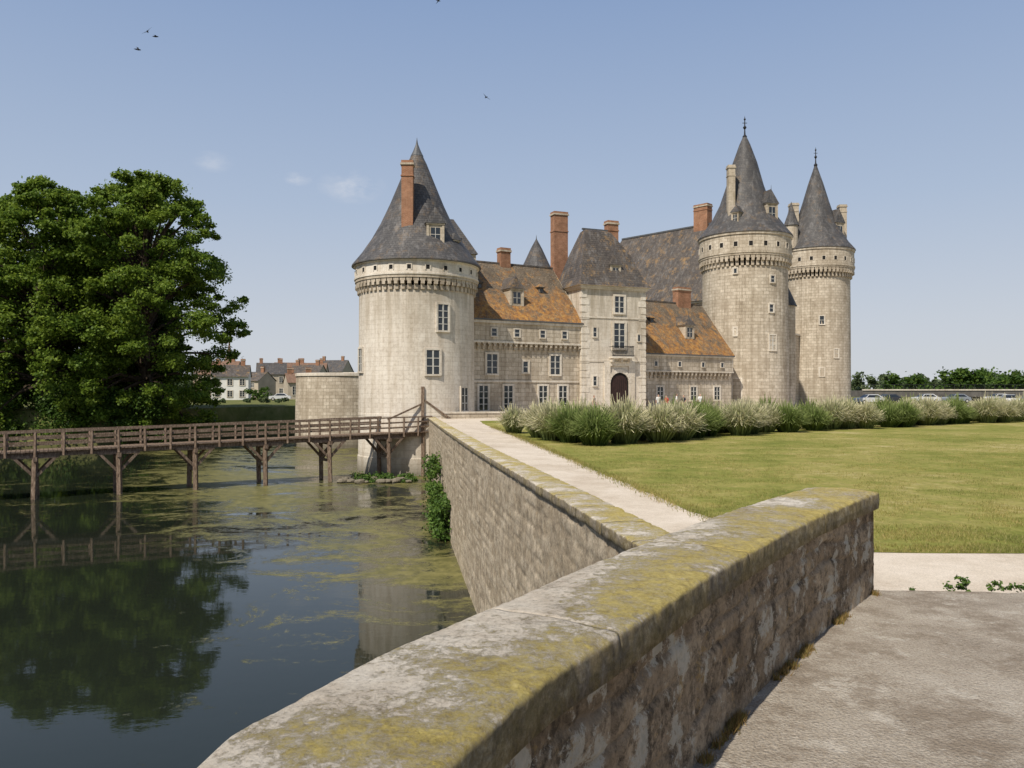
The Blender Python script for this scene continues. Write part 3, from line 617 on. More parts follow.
def quick(name,V,k,mat,parent=None,uv=None):
    n=len(V)//k; me=bpy.data.meshes.new(name); me.vertices.add(len(V)); me.vertices.foreach_set('co',V.astype(np.float32).ravel()); me.loops.add(len(V)); me.loops.foreach_set('vertex_index',np.arange(len(V),dtype=np.int32))
    me.polygons.add(n); me.polygons.foreach_set('loop_start',np.arange(0,len(V),k,dtype=np.int32)); me.polygons.foreach_set('loop_total',np.full(n,k,dtype=np.int32))
    if uv is not None: ul=me.uv_layers.new(name='UVMap'); ul.data.foreach_set('uv',uv.astype(np.float32).ravel())
    me.update(calc_edges=True); me.materials.append(mat); o=bpy.data.objects.new(name,me); S.collection.objects.link(o)
    if parent: o.parent=parent; o.matrix_parent_inverse=Matrix.Translation(-parent.location)
    return o
def blades(name,N,pts_fn,hmin,hmax,w,mat):
    X=pts_fn(N); n=len(X); h=rng.uniform(hmin,hmax,n); a=rng.uniform(0,2*np.pi,n); lean=rng.uniform(-.6,.6,(n,2))*h[:,None]
    dx=np.cos(a)*w/2; dy=np.sin(a)*w/2; V=np.zeros((n,3,3)); V[:,0]=np.c_[X[:,0]-dx,X[:,1]-dy,X[:,2]]; V[:,1]=np.c_[X[:,0]+dx,X[:,1]+dy,X[:,2]]; V[:,2]=np.c_[X[:,0]+lean[:,0],X[:,1]+lean[:,1],X[:,2]+h]
    return quick(name,V.reshape(-1,3),3,mat)
def inpoly(X,poly):
    P=np.array(poly); ins=np.zeros(len(X),bool); j=len(P)-1
    for i in range(len(P)):
        c=((P[i,1]>X[:,1])!=(P[j,1]>X[:,1]))&(X[:,0]<(P[j,0]-P[i,0])*(X[:,1]-P[i,1])/(P[j,1]-P[i,1]+1e-12)+P[i,0]); ins^=c; j=i
    return ins
grass_m=leaf_mat('grass_blades',[(.15,.17,.035),(.27,.25,.07),(.45,.37,.17)],.3,.8)
def lawnpts(N):
    r=rng.random(N); y=9.9+28*r**2.2; x=rng.uniform(0,1,N)*(y*.72+1); X=np.c_[x,y,np.full(N,GZ+.01)]; X=X[inpoly(X,lawn_poly)]
    k=np.array([mn.noise(Vector((p[0]*.9,p[1]*.9,5)))+.5*mn.noise(Vector((p[0]*3,p[1]*3,5))) for p in X]); return X[k>-.05+rng.normal(0,.12,len(k))]
blades('lawn_grass',170000,lawnpts,.02,.055,.008,grass_m)
vp=np.array([(p.x+rng.normal(0,.12),p.y+rng.normal(0,.2),GZ+.005) for p in lep for _ in range(60) if p.y<45])
blades('path_verge_grass',1,lambda N:vp,.03,.12,.012,grass_m)
# ================================================================= foliage
def leafquads(C,Rr,n,size,flat=.75):
    C=np.repeat(np.array(C),n,0); Rr=np.repeat(np.array(Rr),n); N=len(C)
    d=rng.normal(size=(N,3)); d/=np.linalg.norm(d,axis=1)[:,None]; rr=Rr*(rng.random(N)**.5)*(1+.28*rng.normal(size=N))
    p=C+d*rr[:,None]*np.array([1,1,flat]); nrm=d*.45+rng.normal(size=(N,3))*.65+np.array([0,-.1,.5]); nrm/=np.linalg.norm(nrm,axis=1)[:,None]
    t=np.cross(nrm,rng.normal(size=(N,3))); t/=np.linalg.norm(t,axis=1)[:,None]; b_=np.cross(nrm,t); s=size*rng.uniform(.6,1.4,N)[:,None]
    V=np.stack([p-t*s*.5,p+b_*s*.33,p+t*s*.5,p-b_*s*.33],1); return V.reshape(-1,3)
def tree(loc,H,Wd,mat,seed,nl=430,size=.4,base=.12,prof=None,nc=120,clump=(.09,.16),flat=.62):
    rs=random.Random(seed); root=empty('deciduous_tree',loc); x,y,z=loc
    prof=prof or [(0,.55),(.15,.85),(.4,1),(.65,.82),(.85,.5),(1,.12)]
    def pr(t):
        for (a,ra),(c,rc) in zip(prof,prof[1:]):
            if t<=c: return ra+(rc-ra)*(t-a)/(c-a)
        return prof[-1][1]
    C=[];Rr=[]; b=B(); trunk=[(x,y,z-.3),(x+rs.uniform(-.3,.3),y,z+H*.2),(x+rs.uniform(-.6,.6),y+rs.uniform(-.5,.5),z+H*.5),(x+rs.uniform(-.6,.6),y,z+H*.85)]
    b.limb(trunk,[H*.028,H*.02,H*.013,H*.004],bark,10)
    for i in range(nc):
        t=rs.random()**.85; a=rs.uniform(0,2*math.pi); rad=Wd/2*pr(t)*(.88+.5*mn.noise(Vector((math.cos(a)*1.9,math.sin(a)*1.9,t*5+seed))))*(rs.random()**.3)
        c=(x+rad*math.cos(a),y+rad*math.sin(a),z+H*(base+(1-base)*t)*(.95)-rad*.10+rs.uniform(-.4,.4)); cr=H*rs.uniform(*clump)*(.6+.5*pr(t)); C.append(c);Rr.append(cr)
        if i%4==0:
            zz=z+H*max(.12,(base+(1-base)*t)*.62); p0=Vector((x,y,zz)); p1=Vector(c); mid=p0.lerp(p1,.5)+Vector((0,0,H*.03)); b.limb([p0,mid,p1],[H*.009,H*.006,H*.002],bark,5)
        if rs.random()<.7:
            C.append((c[0]+math.cos(a)*cr*1.1+rs.gauss(0,.35),c[1]+math.sin(a)*cr*1.1,c[2]-cr*.25+rs.gauss(0,.4))); Rr.append(cr*.5)
    b.obj('trunk_and_limbs',root); V=leafquads(C,Rr,nl,size,flat); quick('crown_foliage',V,4,mat,root); return root
pA=[(0,.58),(.12,.74),(.32,1),(.5,.94),(.62,.94),(.78,.78),(.90,.55),(1,.22)]
pB=[(0,.95),(.2,1),(.5,.95),(.75,.80),(.92,.55),(1,.3)]
tree((-39.6,86,GZ),26.4,19.6,leaf_a,11,300,.30,-.05,pA,420,(.03,.058))
tree((-49,84,GZ),25.0,17,leaf_a,12,250,.31,-.05,pB,330,(.03,.06))
tree((-58,85,GZ),23.0,16,leaf_a,13,220,.36,-.04,pB,210,(.035,.07))
tree((-46,96,GZ),25,15,leaf_b,15,200,.42,.02,pB,120,(.05,.09))
tree((-54,97,GZ),21,18,leaf_b,16,200,.45,-.02,pB,110,(.06,.1))
tree((-43,92,GZ),15,9,leaf_b,19,220,.38,-.08,pB,90,(.05,.09))
tree((-72,78,GZ),19,18,leaf_b,23,220,.5,0,pB,80,(.06,.1))
C=[];Rr=[]
for i in range(100):
    t=i/99; x=-36.5-40*t+random.uniform(-1,1); y=85.5-6.5*t+random.uniform(-2.5,1.0); C.append((x,y-1.5,-1.5+random.uniform(-1.8,2.4))); Rr.append(random.uniform(1.0,1.9))
quick('waterside_shrubs',leafquads(C,Rr,320,.30),4,leaf_b)
def tree_mass(name,x0,x1,y0,y1,n,h0,h1,mat,nl=120,size=.9):
    C=[];Rr=[]
    for i in range(n):
        x=random.uniform(x0,x1); y=random.uniform(y0,y1); h=random.uniform(h0,h1)
        for k in range(7): C.append((x+random.gauss(0,h*.28),y+random.gauss(0,h*.2),GZ+h*random.uniform(.15,.85))); Rr.append(h*random.uniform(.16,.28))
    return quick(name,leafquads(C,Rr,nl,size),4,mat)
tree_mass('distant_trees',98,260,235,270,46,5.0,7.5,leaf_c)
tree_mass('distant_trees',96,102,195,205,3,6,7.5,leaf_b)
tree_mass('distant_trees',112,118,205,212,3,7,8.5,leaf_b)
tree_mass('distant_trees',128,150,205,225,9,7,9.5,leaf_b)
tree_mass('distant_trees',-150,-86,262,300,30,5,7,leaf_c)
tree_mass('distant_trees',-420,900,420,520,230,8,13,leaf_c,60,2.2)
tree_mass('village_hedge',-52,-30,128,134,12,.6,1.2,leaf_c,60,.35)
tree_mass('village_hedge',-53,-49,158,163,3,2.2,3.2,leaf_b,80,.4)
ix=[];ir=[]
for i in range(66):
    y=random.uniform(32.0,42); x=-.9-(y-23.2)*.1446-.30-random.uniform(0,.5); z=random.uniform(WZ+.1,-1.8)
    if z>-3.0 and abs(y-38.5)>1.8+random.random(): z-=1.3
    ix.append((x,y,max(z,WZ+.05))); ir.append(random.uniform(.15,.6))
quick('ivy',leafquads(ix,ir,130,.13),4,ivy_m)
b=B(); 
for i in range(34):
    x=random.uniform(-11.6,-6.8); y=random.uniform(52.9,55); r=random.uniform(.12,.36); c=Vector((x,y,WZ+.08)); bm=bmesh.new(); bmesh.ops.create_icosphere(bm,subdivisions=2,radius=r)
    for v in bm.verts: v.co*=1+.35*mn.noise(v.co*4+c); v.co.z*=.6
    for f in bm.faces: b.face([c+v.co for v in f.verts],grey_stone)
    bm.free()
b.obj('shore_stones')
C=[(random.uniform(-11,-6.6),random.uniform(53.5,56),WZ+random.uniform(0,.25)) for _ in range(40)]
quick('shore_plants',leafquads(C,[.35]*40,90,.16),4,ivy_m)
# ornamental grasses
def orn(name,st,tr=.25):
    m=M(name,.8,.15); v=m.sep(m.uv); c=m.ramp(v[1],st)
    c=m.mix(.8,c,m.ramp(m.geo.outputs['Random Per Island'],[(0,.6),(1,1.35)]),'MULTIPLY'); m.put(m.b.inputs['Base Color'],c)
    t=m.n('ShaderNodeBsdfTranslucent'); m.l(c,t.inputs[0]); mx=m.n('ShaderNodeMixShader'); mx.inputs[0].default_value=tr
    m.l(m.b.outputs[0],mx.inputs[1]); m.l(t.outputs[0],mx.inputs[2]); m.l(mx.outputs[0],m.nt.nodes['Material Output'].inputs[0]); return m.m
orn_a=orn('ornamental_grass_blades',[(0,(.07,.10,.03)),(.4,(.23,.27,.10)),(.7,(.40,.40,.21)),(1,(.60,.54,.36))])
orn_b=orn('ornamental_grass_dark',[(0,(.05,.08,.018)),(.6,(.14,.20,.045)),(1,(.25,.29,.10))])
def clump(loc,r,h,n=1100,up=.85):
    a=rng.uniform(0,2*np.pi,n); k=rng.random(n)**.6; L=h*rng.uniform(.7,1.2,n); r0=r*.35*rng.random(n); out=r*k*rng.uniform(.8,1.15,n)
    dx,dy=np.cos(a),np.sin(a); P0=np.c_[loc[0]+dx*r0,loc[1]+dy*r0,np.full(n,GZ)]
    zt_=L*np.sqrt(np.clip(1-(up*k)**2,.1,1)); P1=np.c_[loc[0]+dx*(r0+(out-r0)*.5),loc[1]+dy*(r0+(out-r0)*.5),GZ+zt_*.8]; P2=np.c_[loc[0]+dx*out,loc[1]+dy*out,GZ+zt_*rng.uniform(.6,1.15,n)]
    b_=rng.uniform(0,np.pi,n); w=np.c_[np.cos(b_),np.sin(b_),np.zeros(n)]*.016
    Q1=np.stack([P0-w,P0+w,P1+w*1.1,P1-w*1.1],1); Q2=np.stack([P1-w*1.1,P1+w*1.1,P2+w*.6,P2-w*.6],1)
    V=np.concatenate([Q1,Q2],1).reshape(-1,3); uv=np.tile(np.array([[0,0],[1,0],[1,.6],[0,.6],[0,.6],[1,.6],[1,1],[0,1]]),(n,1))
    return V,uv
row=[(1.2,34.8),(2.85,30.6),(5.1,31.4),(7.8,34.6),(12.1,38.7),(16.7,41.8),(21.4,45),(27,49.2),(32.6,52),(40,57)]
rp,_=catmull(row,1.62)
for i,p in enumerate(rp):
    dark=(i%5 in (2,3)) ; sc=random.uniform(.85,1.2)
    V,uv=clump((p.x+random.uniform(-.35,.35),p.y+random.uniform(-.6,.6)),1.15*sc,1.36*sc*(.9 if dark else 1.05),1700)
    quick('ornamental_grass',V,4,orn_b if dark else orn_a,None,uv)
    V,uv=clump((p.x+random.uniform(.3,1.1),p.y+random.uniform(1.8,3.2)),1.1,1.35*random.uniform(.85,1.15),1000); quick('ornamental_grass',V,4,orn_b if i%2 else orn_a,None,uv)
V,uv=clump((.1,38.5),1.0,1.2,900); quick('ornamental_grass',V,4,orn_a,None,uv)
C=[];Rr=[]
for (x,k) in [(3.50,2),(3.60,4),(3.66,3),(3.86,3),(3.93,2),(4.02,2),(4.1,2),(4.2,1),(3.2,1)]:
    for j in range(k):
        for q in range(2): C.append((x+random.uniform(-.025,.025),6.40+random.uniform(-.04,.04),.005+.028*j+random.uniform(-.008,.008))); Rr.append(random.uniform(.018,.036))
quick('pavement_weeds',leafquads(C,Rr,14,.026),4,ivy_m)
ws=[]
pts,_=catmull(CP,.02); Nn=normals(pts)
for i,p in enumerate(pts):
    if p.y>2.5 and random.random()<.5: ws.append((p.x+Nn[i].x*(.24+random.random()*.03),p.y+Nn[i].y*(.24+random.random()*.03),.0))
dry_m=leaf_mat('dry_weeds',[(.16,.11,.035),(.30,.20,.08),(.14,.15,.04)],.2,.8)
def wp(N):
    A=np.array(ws); idx=rng.integers(0,len(A),N); msk=np.array([nz(*A[i],1.6)>-.05 for i in idx]); X=A[idx][msk]; X[:,:2]+=rng.normal(0,.014,(len(X),2)); return X
blades('wall_foot_weeds',5200,wp,.01,.055,.006,dry_m)
# ================================================================= timber footbridge
fb=empty('timber_footbridge',(-20,50.6,WZ)); D=Vector((-.858,-.513,0)); Nv=Vector((-.513,.858,0)); O=Vector((-9.2,57,0))
dz=lambda t:-1.45-.02*min(max(t,-3.5),30)
def pt(t,s,z): q=O+D*t+Nv*s; return (q.x,q.y,z)
b=B(); T0,T1=-3.3,105
t=T0
while t<T1:
    b.beam(pt(t,-1.15,dz(t)-.03+random.uniform(-.008,.008)),pt(t,1.15,dz(t)-.03+random.uniform(-.008,.008)),.2,.055,timber); t+=.23 if t<40 else 1.0
b.obj('deck_planks',fb)
b=B(); ts=[4.28*i for i in range(0,25)]
segs=[T0]+ts
for a,c in zip(segs,segs[1:]):
    for s in(-.85,0,.85): b.beam(pt(a,s,dz(a)-.2),pt(c,s,dz(c)-.2),.18,.26,timber)
    for s in(-1.1,1.1):
        j0,j1=random.uniform(-.02,.02),random.uniform(-.02,.02)
        b.beam(pt(a,s,dz(a)+1.08+j0),pt(c,s,dz(c)+1.08+j1),.13,.09,timber); b.beam(pt(a,s,dz(a)+.72+j1),pt(c,s,dz(c)+.72),.05,.11,timber); b.beam(pt(a,s,dz(a)+.38),pt(c,s,dz(c)+.38+j0),.05,.11,timber)
        for k in range(3):
            tt=a+(c-a)*k/3; b.beam(pt(tt,s*1.02,dz(tt)-.3),pt(tt+random.uniform(-.03,.03),s*1.02,dz(tt)+1.05),.12,.12,timber)
for t in ts:
    z=dz(t)-.35
    for s in(-.95,.95):
        j=random.uniform(-.10,.10)
        b.beam(pt(t+j,s*1.05,WZ-1),pt(t,s,z),.24,.24,timber)
        for sg in(-1,1): b.beam(pt(t,s,z-1.15),pt(t+sg*1.05,s,z+.02),.15,.15,timber)
        b.beam(pt(t-1.15,s,z+.02),pt(t+1.15,s,z+.02),.16,.16,timber)
    b.beam(pt(t,-1.35,z-.1),pt(t,1.35,z-.1),.2,.24,timber); b.beam(pt(t,-.95,z-.3),pt(t,.95,z-1.6),.08,.16,timber); b.beam(pt(t,-1.1,z-1.3),pt(t,1.1,z-1.3),.12,.18,timber)
b.obj('trestles_and_rails',fb)
gt=empty('timber_gate_frame',(-6.3,58.2,WZ)); b=B()
for (x,y) in((-6.45,57.6),(-7.1,59.9)):
    b.beam((x,y,WZ-1),(x,y,1.85),.22,.22,timber)
b.beam((-6.45,57.6,.95),(-4.5,58.2,-.5),.12,.12,timber); b.beam((-6.45,57.6,-.2),(-7.1,59.9,-.2),.16,.2,timber); b.beam((-6.5,57.55,.6),(-8.8,56.4,-.5),.1,.12,timber)
b.beam((-6.45,57.6,1.2),(-7.1,59.9,1.2),.12,.16,timber); b.beam((-6.45,57.6,-.75),(-5.9,58,-.75),.2,.2,timber)
b.obj('posts_and_braces',gt)
# ================================================================= village
def house(x,y,w,d,h,rh,ang,wc,rc,rows=2,cols=3):
    r=empty('village_house',(x,y,GZ)); b=B(); F=frame(x,y,ang)
    b.box(F,-w/2,w/2,0,d,GZ-.3,h,wc)
    P=lambda a,c,z:F@Vector((a,c,z)); e=.4
    b.face([P(-w/2-.2,-e,h),P(w/2+.2,-e,h),P(w/2+.2,d/2,h+rh),P(-w/2-.2,d/2,h+rh)],rc); b.face([P(w/2+.2,d+e,h),P(-w/2-.2,d+e,h),P(-w/2-.2,d/2,h+rh),P(w/2+.2,d/2,h+rh)],rc)
    b.face([P(w/2,0,h),P(w/2,d,h),P(w/2,d/2,h+rh)],wc); b.face([P(-w/2,d,h),P(-w/2,0,h),P(-w/2,d/2,h+rh)],wc)
    fh=(h-GZ)/rows
    for i in range(rows):
        for j in range(cols): window(b,F@Matrix.Translation((-w/2+w*(j+.5)/cols,0,GZ+fh*i+fh*.28)),1.0,fh*.5,2,3,.15,.06)
    for sx in (.32,-.36):
        q=F@Vector((w*sx,d/2,0)); chimney(b,q.x,q.y,h+rh-1,h+rh+1.3,.9,.6,ang)
    b.obj('walls_and_roof',r); return r
hw=plain('white_render',(.70,.68,.63),.9,.1,.1,.5); hc=plain('cream_render',(.42,.36,.28),.9,.1,.15,.5); hr=plain('ochre_render',(.36,.28,.21),.9,.1,.18,.5); rt=plain('red_roof_tiles',(.19,.12,.085),.9,.1,.25,2)
house(-59.5,168,7.4,7,4.4,2.6,R(14),hw,slate_brown,2,3); house(-54,205,8,8,5.0,3.2,R(-8),hc,slate_brown,2,3); house(-76,205,9,8,5.6,3.6,R(0),hr,rt,2,3); house(-66.5,240,9,8,6.2,3.8,R(20),hr,rt,2,3)
house(-57,225,8,8,6.0,3.4,R(5),hc,rt,2,3); house(-60,260,10,8,7.5,4,R(-15),hc,slate,2,3); house(-68,225,8,8,6.0,3.4,R(15),hc,slate,2,3)
house(-50,188,6,6,3.2,2.4,R(10),hr,slate_brown,1,2); house(-47,178,6,6,3.2,2.2,R(25),hc,rt,1,2); house(-66,198,7,7,3.8,2.4,R(-20),hc,slate_brown,2,2)
cr=empty('village_church',(-79,225,GZ)); b=B(); F=frame(-79.5,224,0); b.box(F,-1.4,1.4,-1.4,1.4,GZ,9.0,hr); b.box(F,-1.55,1.55,-1.55,1.55,9.0,9.3,hr)
b.lathe(-79.5,224,[(1.9,9.3),(.9,11),(.4,13.2),(.0,16.4)],rt,8)
b.box(F,-9,-1.4,-3,3,GZ,6,hr); b.face([F@Vector(p) for p in((-9,-3.3,6),(-1.4,-3.3,6),(-1.4,0,8.6),(-9,0,8.6))],slate_brown); b.face([F@Vector(p) for p in((-1.4,3.3,6),(-9,3.3,6),(-9,0,8.6),(-1.4,0,8.6))],slate_brown)
b.obj('bell_tower_and_spire',cr)
# ================================================================= cars
def loft_car(x,y,ang,col):
    root=empty('parked_car',(x,y,GZ)); F=frame(x,y,ang,GZ); paint=M('car_paint_%d'%int(x),.3,.5).fin(col)
    b=B(); prof=[(-2.1,.35),(-2.1,.75),(-1.95,.92),(-1.1,.98),(-.55,1.42),(.9,1.46),(1.6,1.0),(2.0,.9),(2.08,.6),(2.05,.35)]
    for s in(-1,1):
        b.face([F@Vector((px,s*(.86 if pz<1.1 else .68),pz)) for px,pz in prof],paint,flip=s>0)
    for (p,q) in zip(prof,prof[1:]+prof[:1]):
        yp=.86 if p[1]<1.1 else .68; yq=.86 if q[1]<1.1 else .68
        g=glass if (p[0],q[0]) in((-1.1,-.55),(.9,1.6)) else paint
        b.face([F@Vector((p[0],-yp,p[1])),F@Vector((q[0],-yq,q[1])),F@Vector((q[0],yq,q[1])),F@Vector((p[0],yp,p[1]))],g,flip=True)
    for s in(-1,1):
        b.face([F@Vector((px,s*py,pz)) for px,py,pz in((-.95,.865,1.0),(1.35,.865,1.0),(.85,.72,1.38),(-.5,.72,1.38))],glass)
        for wx in(-1.3,1.3):
            for r,mm,dy in((.33,iron,.88),(.19,frame_w,.9)):
                b.face([F@Vector((wx+r*math.cos(k*math.pi/8),s*dy,.33+r*math.sin(k*math.pi/8))) for k in range(16)],mm)
    b.obj('body_and_wheels',root)
for x,y,a,c in[(53,118,.1,(.6,.6,.6)),(59,125,.1,(.04,.04,.05)),(67.5,130,.05,(.65,.65,.64)),(72.5,130,.1,(.25,.27,.3)),(83,136,.1,(.6,.58,.55)),(79,121,.0,(.05,.06,.12)),(70,112,1.2,(.65,.65,.65)),(-46,158,.2,(.6,.6,.6)),(-41,160,.2,(.1,.12,.2))]: loft_car(x,y,a,c)
rb=empty('road_bridge',(100,165,GZ)); b=B(); conc=plain('bridge_concrete',(.13,.12,.11),.9,.1,.3,1)
F=frame(66,150,R(4)); b.box(F,0,260,0,8,.3,1.5,conc); b.box(F,0,260,-.15,.1,1.5,1.75,trim_stone)
for i in range(14): b.box(F,4+i*18,7+i*18,.5,7.5,GZ-1,.3,conc)
for i in range(130): b.box(F,i*2,i*2+.1,-.1,0,1.75,2.6,iron)
b.box(F,0,260,-.12,.02,2.55,2.65,iron); b.box(F,0,260,-.1,0,2.1,2.16,iron); b.obj('deck_piers_railing',rb)
# ================================================================= people
sk=plain('skin',(.45,.28,.2),.6,.3,.05); hair=plain('hair',(.05,.03,.02),.7)
def person(x,y,ang,shirt,trousers,h=1.7,z=GZ,arm=.15,stride=.15,seed=0):
    root=empty('person',(x,y,z)); k=h/1.7
    J={'pel':(0,0,.93),'sp':(0,.01,1.12),'ch':(0,0,1.33),'nk':(0,0,1.45),'hd':(0,-.02,1.56),'tp':(0,0,1.66)}
    for s,n in((-1,'l'),(1,'r')):
        J['sh'+n]=(s*.18,0,1.38); J['el'+n]=(s*.24,.02+s*arm*.3,1.1); J['wr'+n]=(s*.25,-.1-s*arm*.4,.88); J['ha'+n]=(s*.25,-.13-s*arm*.4,.80)
        J['hp'+n]=(s*.09,0,.88); J['kn'+n]=(s*.1,-.03-s*stride,.5); J['an'+n]=(s*.1,.03-s*stride*1.3,.08); J['to'+n]=(s*.11,-.14-s*stride*1.3,.04)
    Rd={'pel':.14,'sp':.125,'ch':.15,'nk':.055,'hd':.095,'tp':.075}
    for n in'lr': Rd.update({'sh'+n:.065,'el'+n:.045,'wr'+n:.032,'ha'+n:.038,'hp'+n:.095,'kn'+n:.06,'an'+n:.04,'to'+n:.035})
    E=[('pel','sp'),('sp','ch'),('ch','nk'),('nk','hd'),('hd','tp')]
    for n in'lr': E+=[('ch','sh'+n),('sh'+n,'el'+n),('el'+n,'wr'+n),('wr'+n,'ha'+n),('pel','hp'+n),('hp'+n,'kn'+n),('kn'+n,'an'+n),('an'+n,'to'+n)]
    ks=list(J); me=bpy.data.meshes.new('tmp'); me.from_pydata([Vector(J[a])*k for a in ks],[(ks.index(a),ks.index(c)) for a,c in E],[]); o=bpy.data.objects.new('tmp',me); S.collection.objects.link(o)
    md=o.modifiers.new('s','SKIN'); md.use_smooth_shade=True
    for i,a in enumerate(ks): me.skin_vertices[0].data[i].radius=(Rd[a]*k,Rd[a]*k*(.75 if a in('ch','sp','pel') else 1)); me.skin_vertices[0].data[i].use_root=(a=='pel')
    o.modifiers.new('u','SUBSURF').levels=1
    dg=bpy.context.evaluated_depsgraph_get(); nm=bpy.data.meshes.new_from_object(o.evaluated_get(dg)); bpy.data.objects.remove(o)
    for mt in(shirt,trousers,sk,hair): nm.materials.append(mt)
    for p in nm.polygons:
        c=p.center/k; i=0
        if c.z<.95 and abs(c.x)<.21: i=1
        if c.z<.07: i=3
        if c.z>1.45: i=2
        if c.z>1.53 and (c.y>0.0 or c.z>1.64): i=3
        if abs(c.x)>.2 and c.z<1.15: i=2
        p.material_index=i
    b_=bpy.data.objects.new('body',nm); S.collection.objects.link(b_); b_.parent=root; root.rotation_euler=(0,0,ang)
cl=[plain('cloth_red',(.4,.06,.05)),plain('cloth_white',(.65,.65,.63)),plain('cloth_blue',(.08,.12,.25)),plain('cloth_dark',(.03,.03,.04)),plain('cloth_beige',(.4,.33,.24))]
for x,y,a,s,t,h in[(13.6,74,.3,1,2,1.72),(14.4,74.3,-.8,0,3,1.62),(15.6,75.5,1.4,1,4,1.78),(16.2,75.1,-1.2,3,4,1.66),(12.6,75.2,2.6,4,3,1.7),(7.0,68.0,.9,4,3,1.7),(18.2,77,.2,1,3,1.74)]:
    person(x,y,a,cl[s],cl[t],h,stride=random.uniform(.02,.16))
# ================================================================= birds
def bird(x,y,z,ang,flap,sc=1.):
    root=empty('swallow',(x,y,z)); b=B(); F=Matrix.Translation((x,y,z))@Matrix.Rotation(ang,4,'Z')@Matrix.Rotation(flap,4,'X')@Matrix.Scale(sc,4)
    P=lambda *a:F@Vector(a)
    b.limb([P(-.13,0,0),P(-.06,0,.0),P(.03,0,0),P(.09,0,.005),P(.12,0,0)],[.006*sc,.025*sc,.03*sc,.02*sc,.004*sc],iron,6)
    for s in(-1,1):
        b.face([P(.05,0,.01),P(.03,s*.12,.05),P(-.06,s*.27,.03),P(-.02,s*.12,.04),P(-.03,0,.01)],iron); b.face([P(-.1,0,0),P(-.22,s*.05,0),P(-.12,s*.01,0)],iron)
    b.obj('body_wings_tail',root)
for x,z,a,f,s in[(-18.8,18.7,.5,.6,1.1),(-18.3,19.6,1.8,-.7,1.),(-17.9,19.35,.2,.3,1.0),(-1.3,16.3,2.2,.5,.8),(-3.7,21.15,.4,-.4,.8)]: bird(x,40,z,a,f,s*1.2)
# ================================================================= light, sky, camera
w=bpy.data.worlds.new('World'); S.world=w; w.use_nodes=True; nt=w.node_tree; bg=nt.nodes['Background']
sky=nt.nodes.new('ShaderNodeTexSky'); sky.sky_type='NISHITA'; sky.sun_disc=False; sky.sun_elevation=_el; sky.sun_rotation=math.atan2(-.56,-.83)%(2*math.pi)
sky.air_density=1.0; sky.dust_density=1.5; sky.ozone_density=1.2; sky.altitude=100
tc=nt.nodes.new('ShaderNodeTexCoord'); ns=nt.nodes.new('ShaderNodeTexNoise'); mp=nt.nodes.new('ShaderNodeMapping'); mp.inputs['Scale'].default_value=(1,1,2.2)
nt.links.new(tc.outputs['Generated'],mp.inputs[0]); nt.links.new(mp.outputs[0],ns.inputs[0]); ns.inputs['Scale'].default_value=22; ns.inputs['Detail'].default_value=6; ns.inputs['Roughness'].default_value=.65
sx=nt.nodes.new('ShaderNodeSeparateXYZ'); nt.links.new(tc.outputs['Generated'],sx.inputs[0])
def wramp(stops):
    x=nt.nodes.new('ShaderNodeValToRGB'); nt.links.new(sx.outputs[2],x.inputs[0]); e=x.color_ramp.elements
    while len(e)<len(stops): e.new(.5)
    for el,(p,c) in zip(e,stops): el.position=p; el.color=(*c,1)
    return x.outputs[0]
hz=wramp([(0,(.63,.655,.69)),(.08,(.57,.615,.69)),(.22,(.43,.52,.67)),(.45,(.27,.38,.60)),(1,(.10,.19,.42))]); hf=wramp([(0,(.95,)*3),(.45,(.85,)*3),(.8,(.3,)*3),(1,(.2,)*3)])
hs=nt.nodes.new('ShaderNodeVectorMath'); hs.operation='SCALE'; nt.links.new(hz,hs.inputs[0]); hs.inputs['Scale'].default_value=10.
hm=nt.nodes.new('ShaderNodeMix'); hm.data_type='RGBA'; nt.links.new(hf,hm.inputs[0]); nt.links.new(sky.outputs[0],hm.inputs[6]); nt.links.new(hs.outputs[0],hm.inputs[7])
prev=None
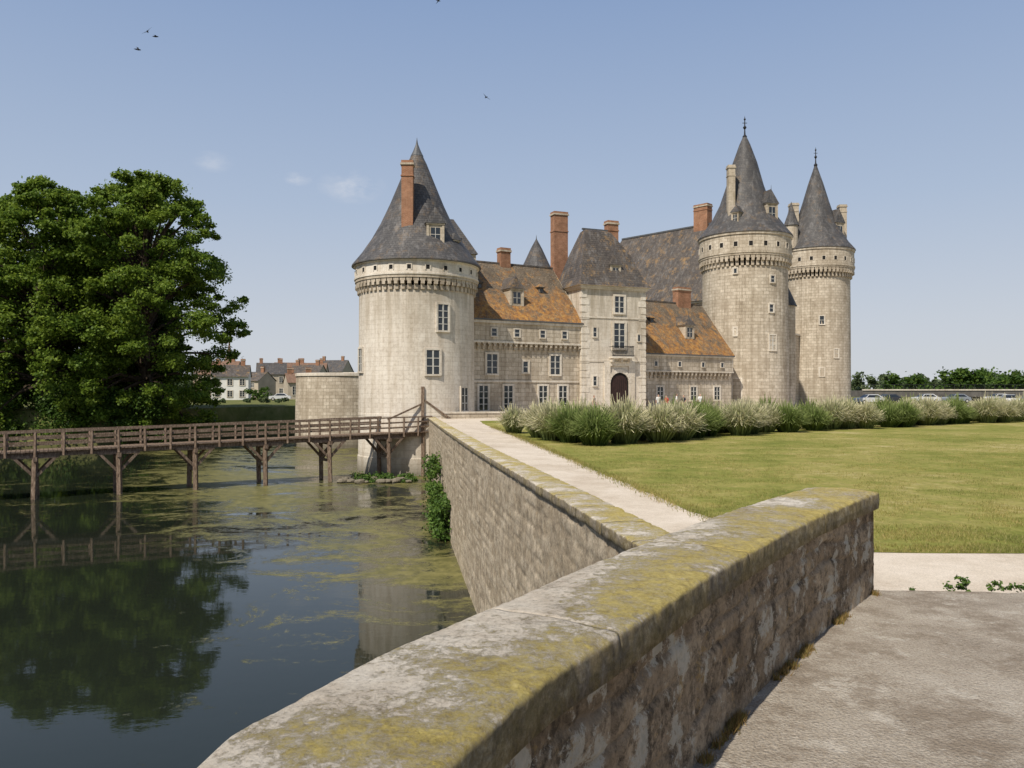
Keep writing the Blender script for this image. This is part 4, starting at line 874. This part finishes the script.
def mth(op,a,b_,clamp=False):
    x=nt.nodes.new('ShaderNodeMath'); x.operation=op; x.use_clamp=clamp
    for s_,v_ in zip(x.inputs,(a,b_)):
        if isinstance(v_,(int,float)): s_.default_value=v_
        else: nt.links.new(v_,s_)
    return x.outputs[0]
for dx,dzz,rad,amt in((-299,228,20,.7),(-214,211,14,1.2),(-160,203,34,1.1),(-340,85,60,.25)):
    d=Vector((dx/796,1,dzz/796)).normalized(); vm=nt.nodes.new('ShaderNodeVectorMath'); vm.operation='SUBTRACT'; nt.links.new(tc.outputs['Generated'],vm.inputs[0]); vm.inputs[1].default_value=d
    sc=nt.nodes.new('ShaderNodeVectorMath'); sc.operation='MULTIPLY'; nt.links.new(vm.outputs[0],sc.inputs[0]); sc.inputs[1].default_value=(1,1,2.0)
    ln=nt.nodes.new('ShaderNodeVectorMath'); ln.operation='LENGTH'; nt.links.new(sc.outputs[0],ln.inputs[0])
    g=mth('MULTIPLY',mth('SUBTRACT',1,mth('DIVIDE',ln.outputs['Value'],rad/796),True),amt); prev=g if prev is None else mth('ADD',prev,g)
nn=mth('MULTIPLY',mth('SUBTRACT',ns.outputs[0],.42,True),3.0,True)
cf=mth('MULTIPLY',mth('MULTIPLY',prev,nn,True),.7)
mx=nt.nodes.new('ShaderNodeMix'); mx.data_type='RGBA'; nt.links.new(cf,mx.inputs[0]); nt.links.new(hm.outputs[2],mx.inputs[6]); mx.inputs[7].default_value=(8,8,8.2,1)
nt.links.new(mx.outputs[2],bg.inputs[0]); bg.inputs[1].default_value=.1
sd=bpy.data.lights.new('sun','SUN'); sd.energy=4.9; sd.angle=R(.5); sd.color=(1,.93,.82); so=bpy.data.objects.new('sun',sd); S.collection.objects.link(so); so.rotation_euler=SUN.to_track_quat('Z','Y').to_euler()
cd=bpy.data.cameras.new('camera'); co=bpy.data.objects.new('camera',cd); S.collection.objects.link(co); co.location=(0,0,1.6); co.rotation_euler=(R(90),0,0); cd.lens=28; cd.sensor_width=36; cd.shift_y=6/1024; cd.clip_end=9000; cd.clip_start=.05
S.camera=co
S.view_settings.view_transform='Standard'; S.view_settings.look='None'; S.view_settings.exposure=0
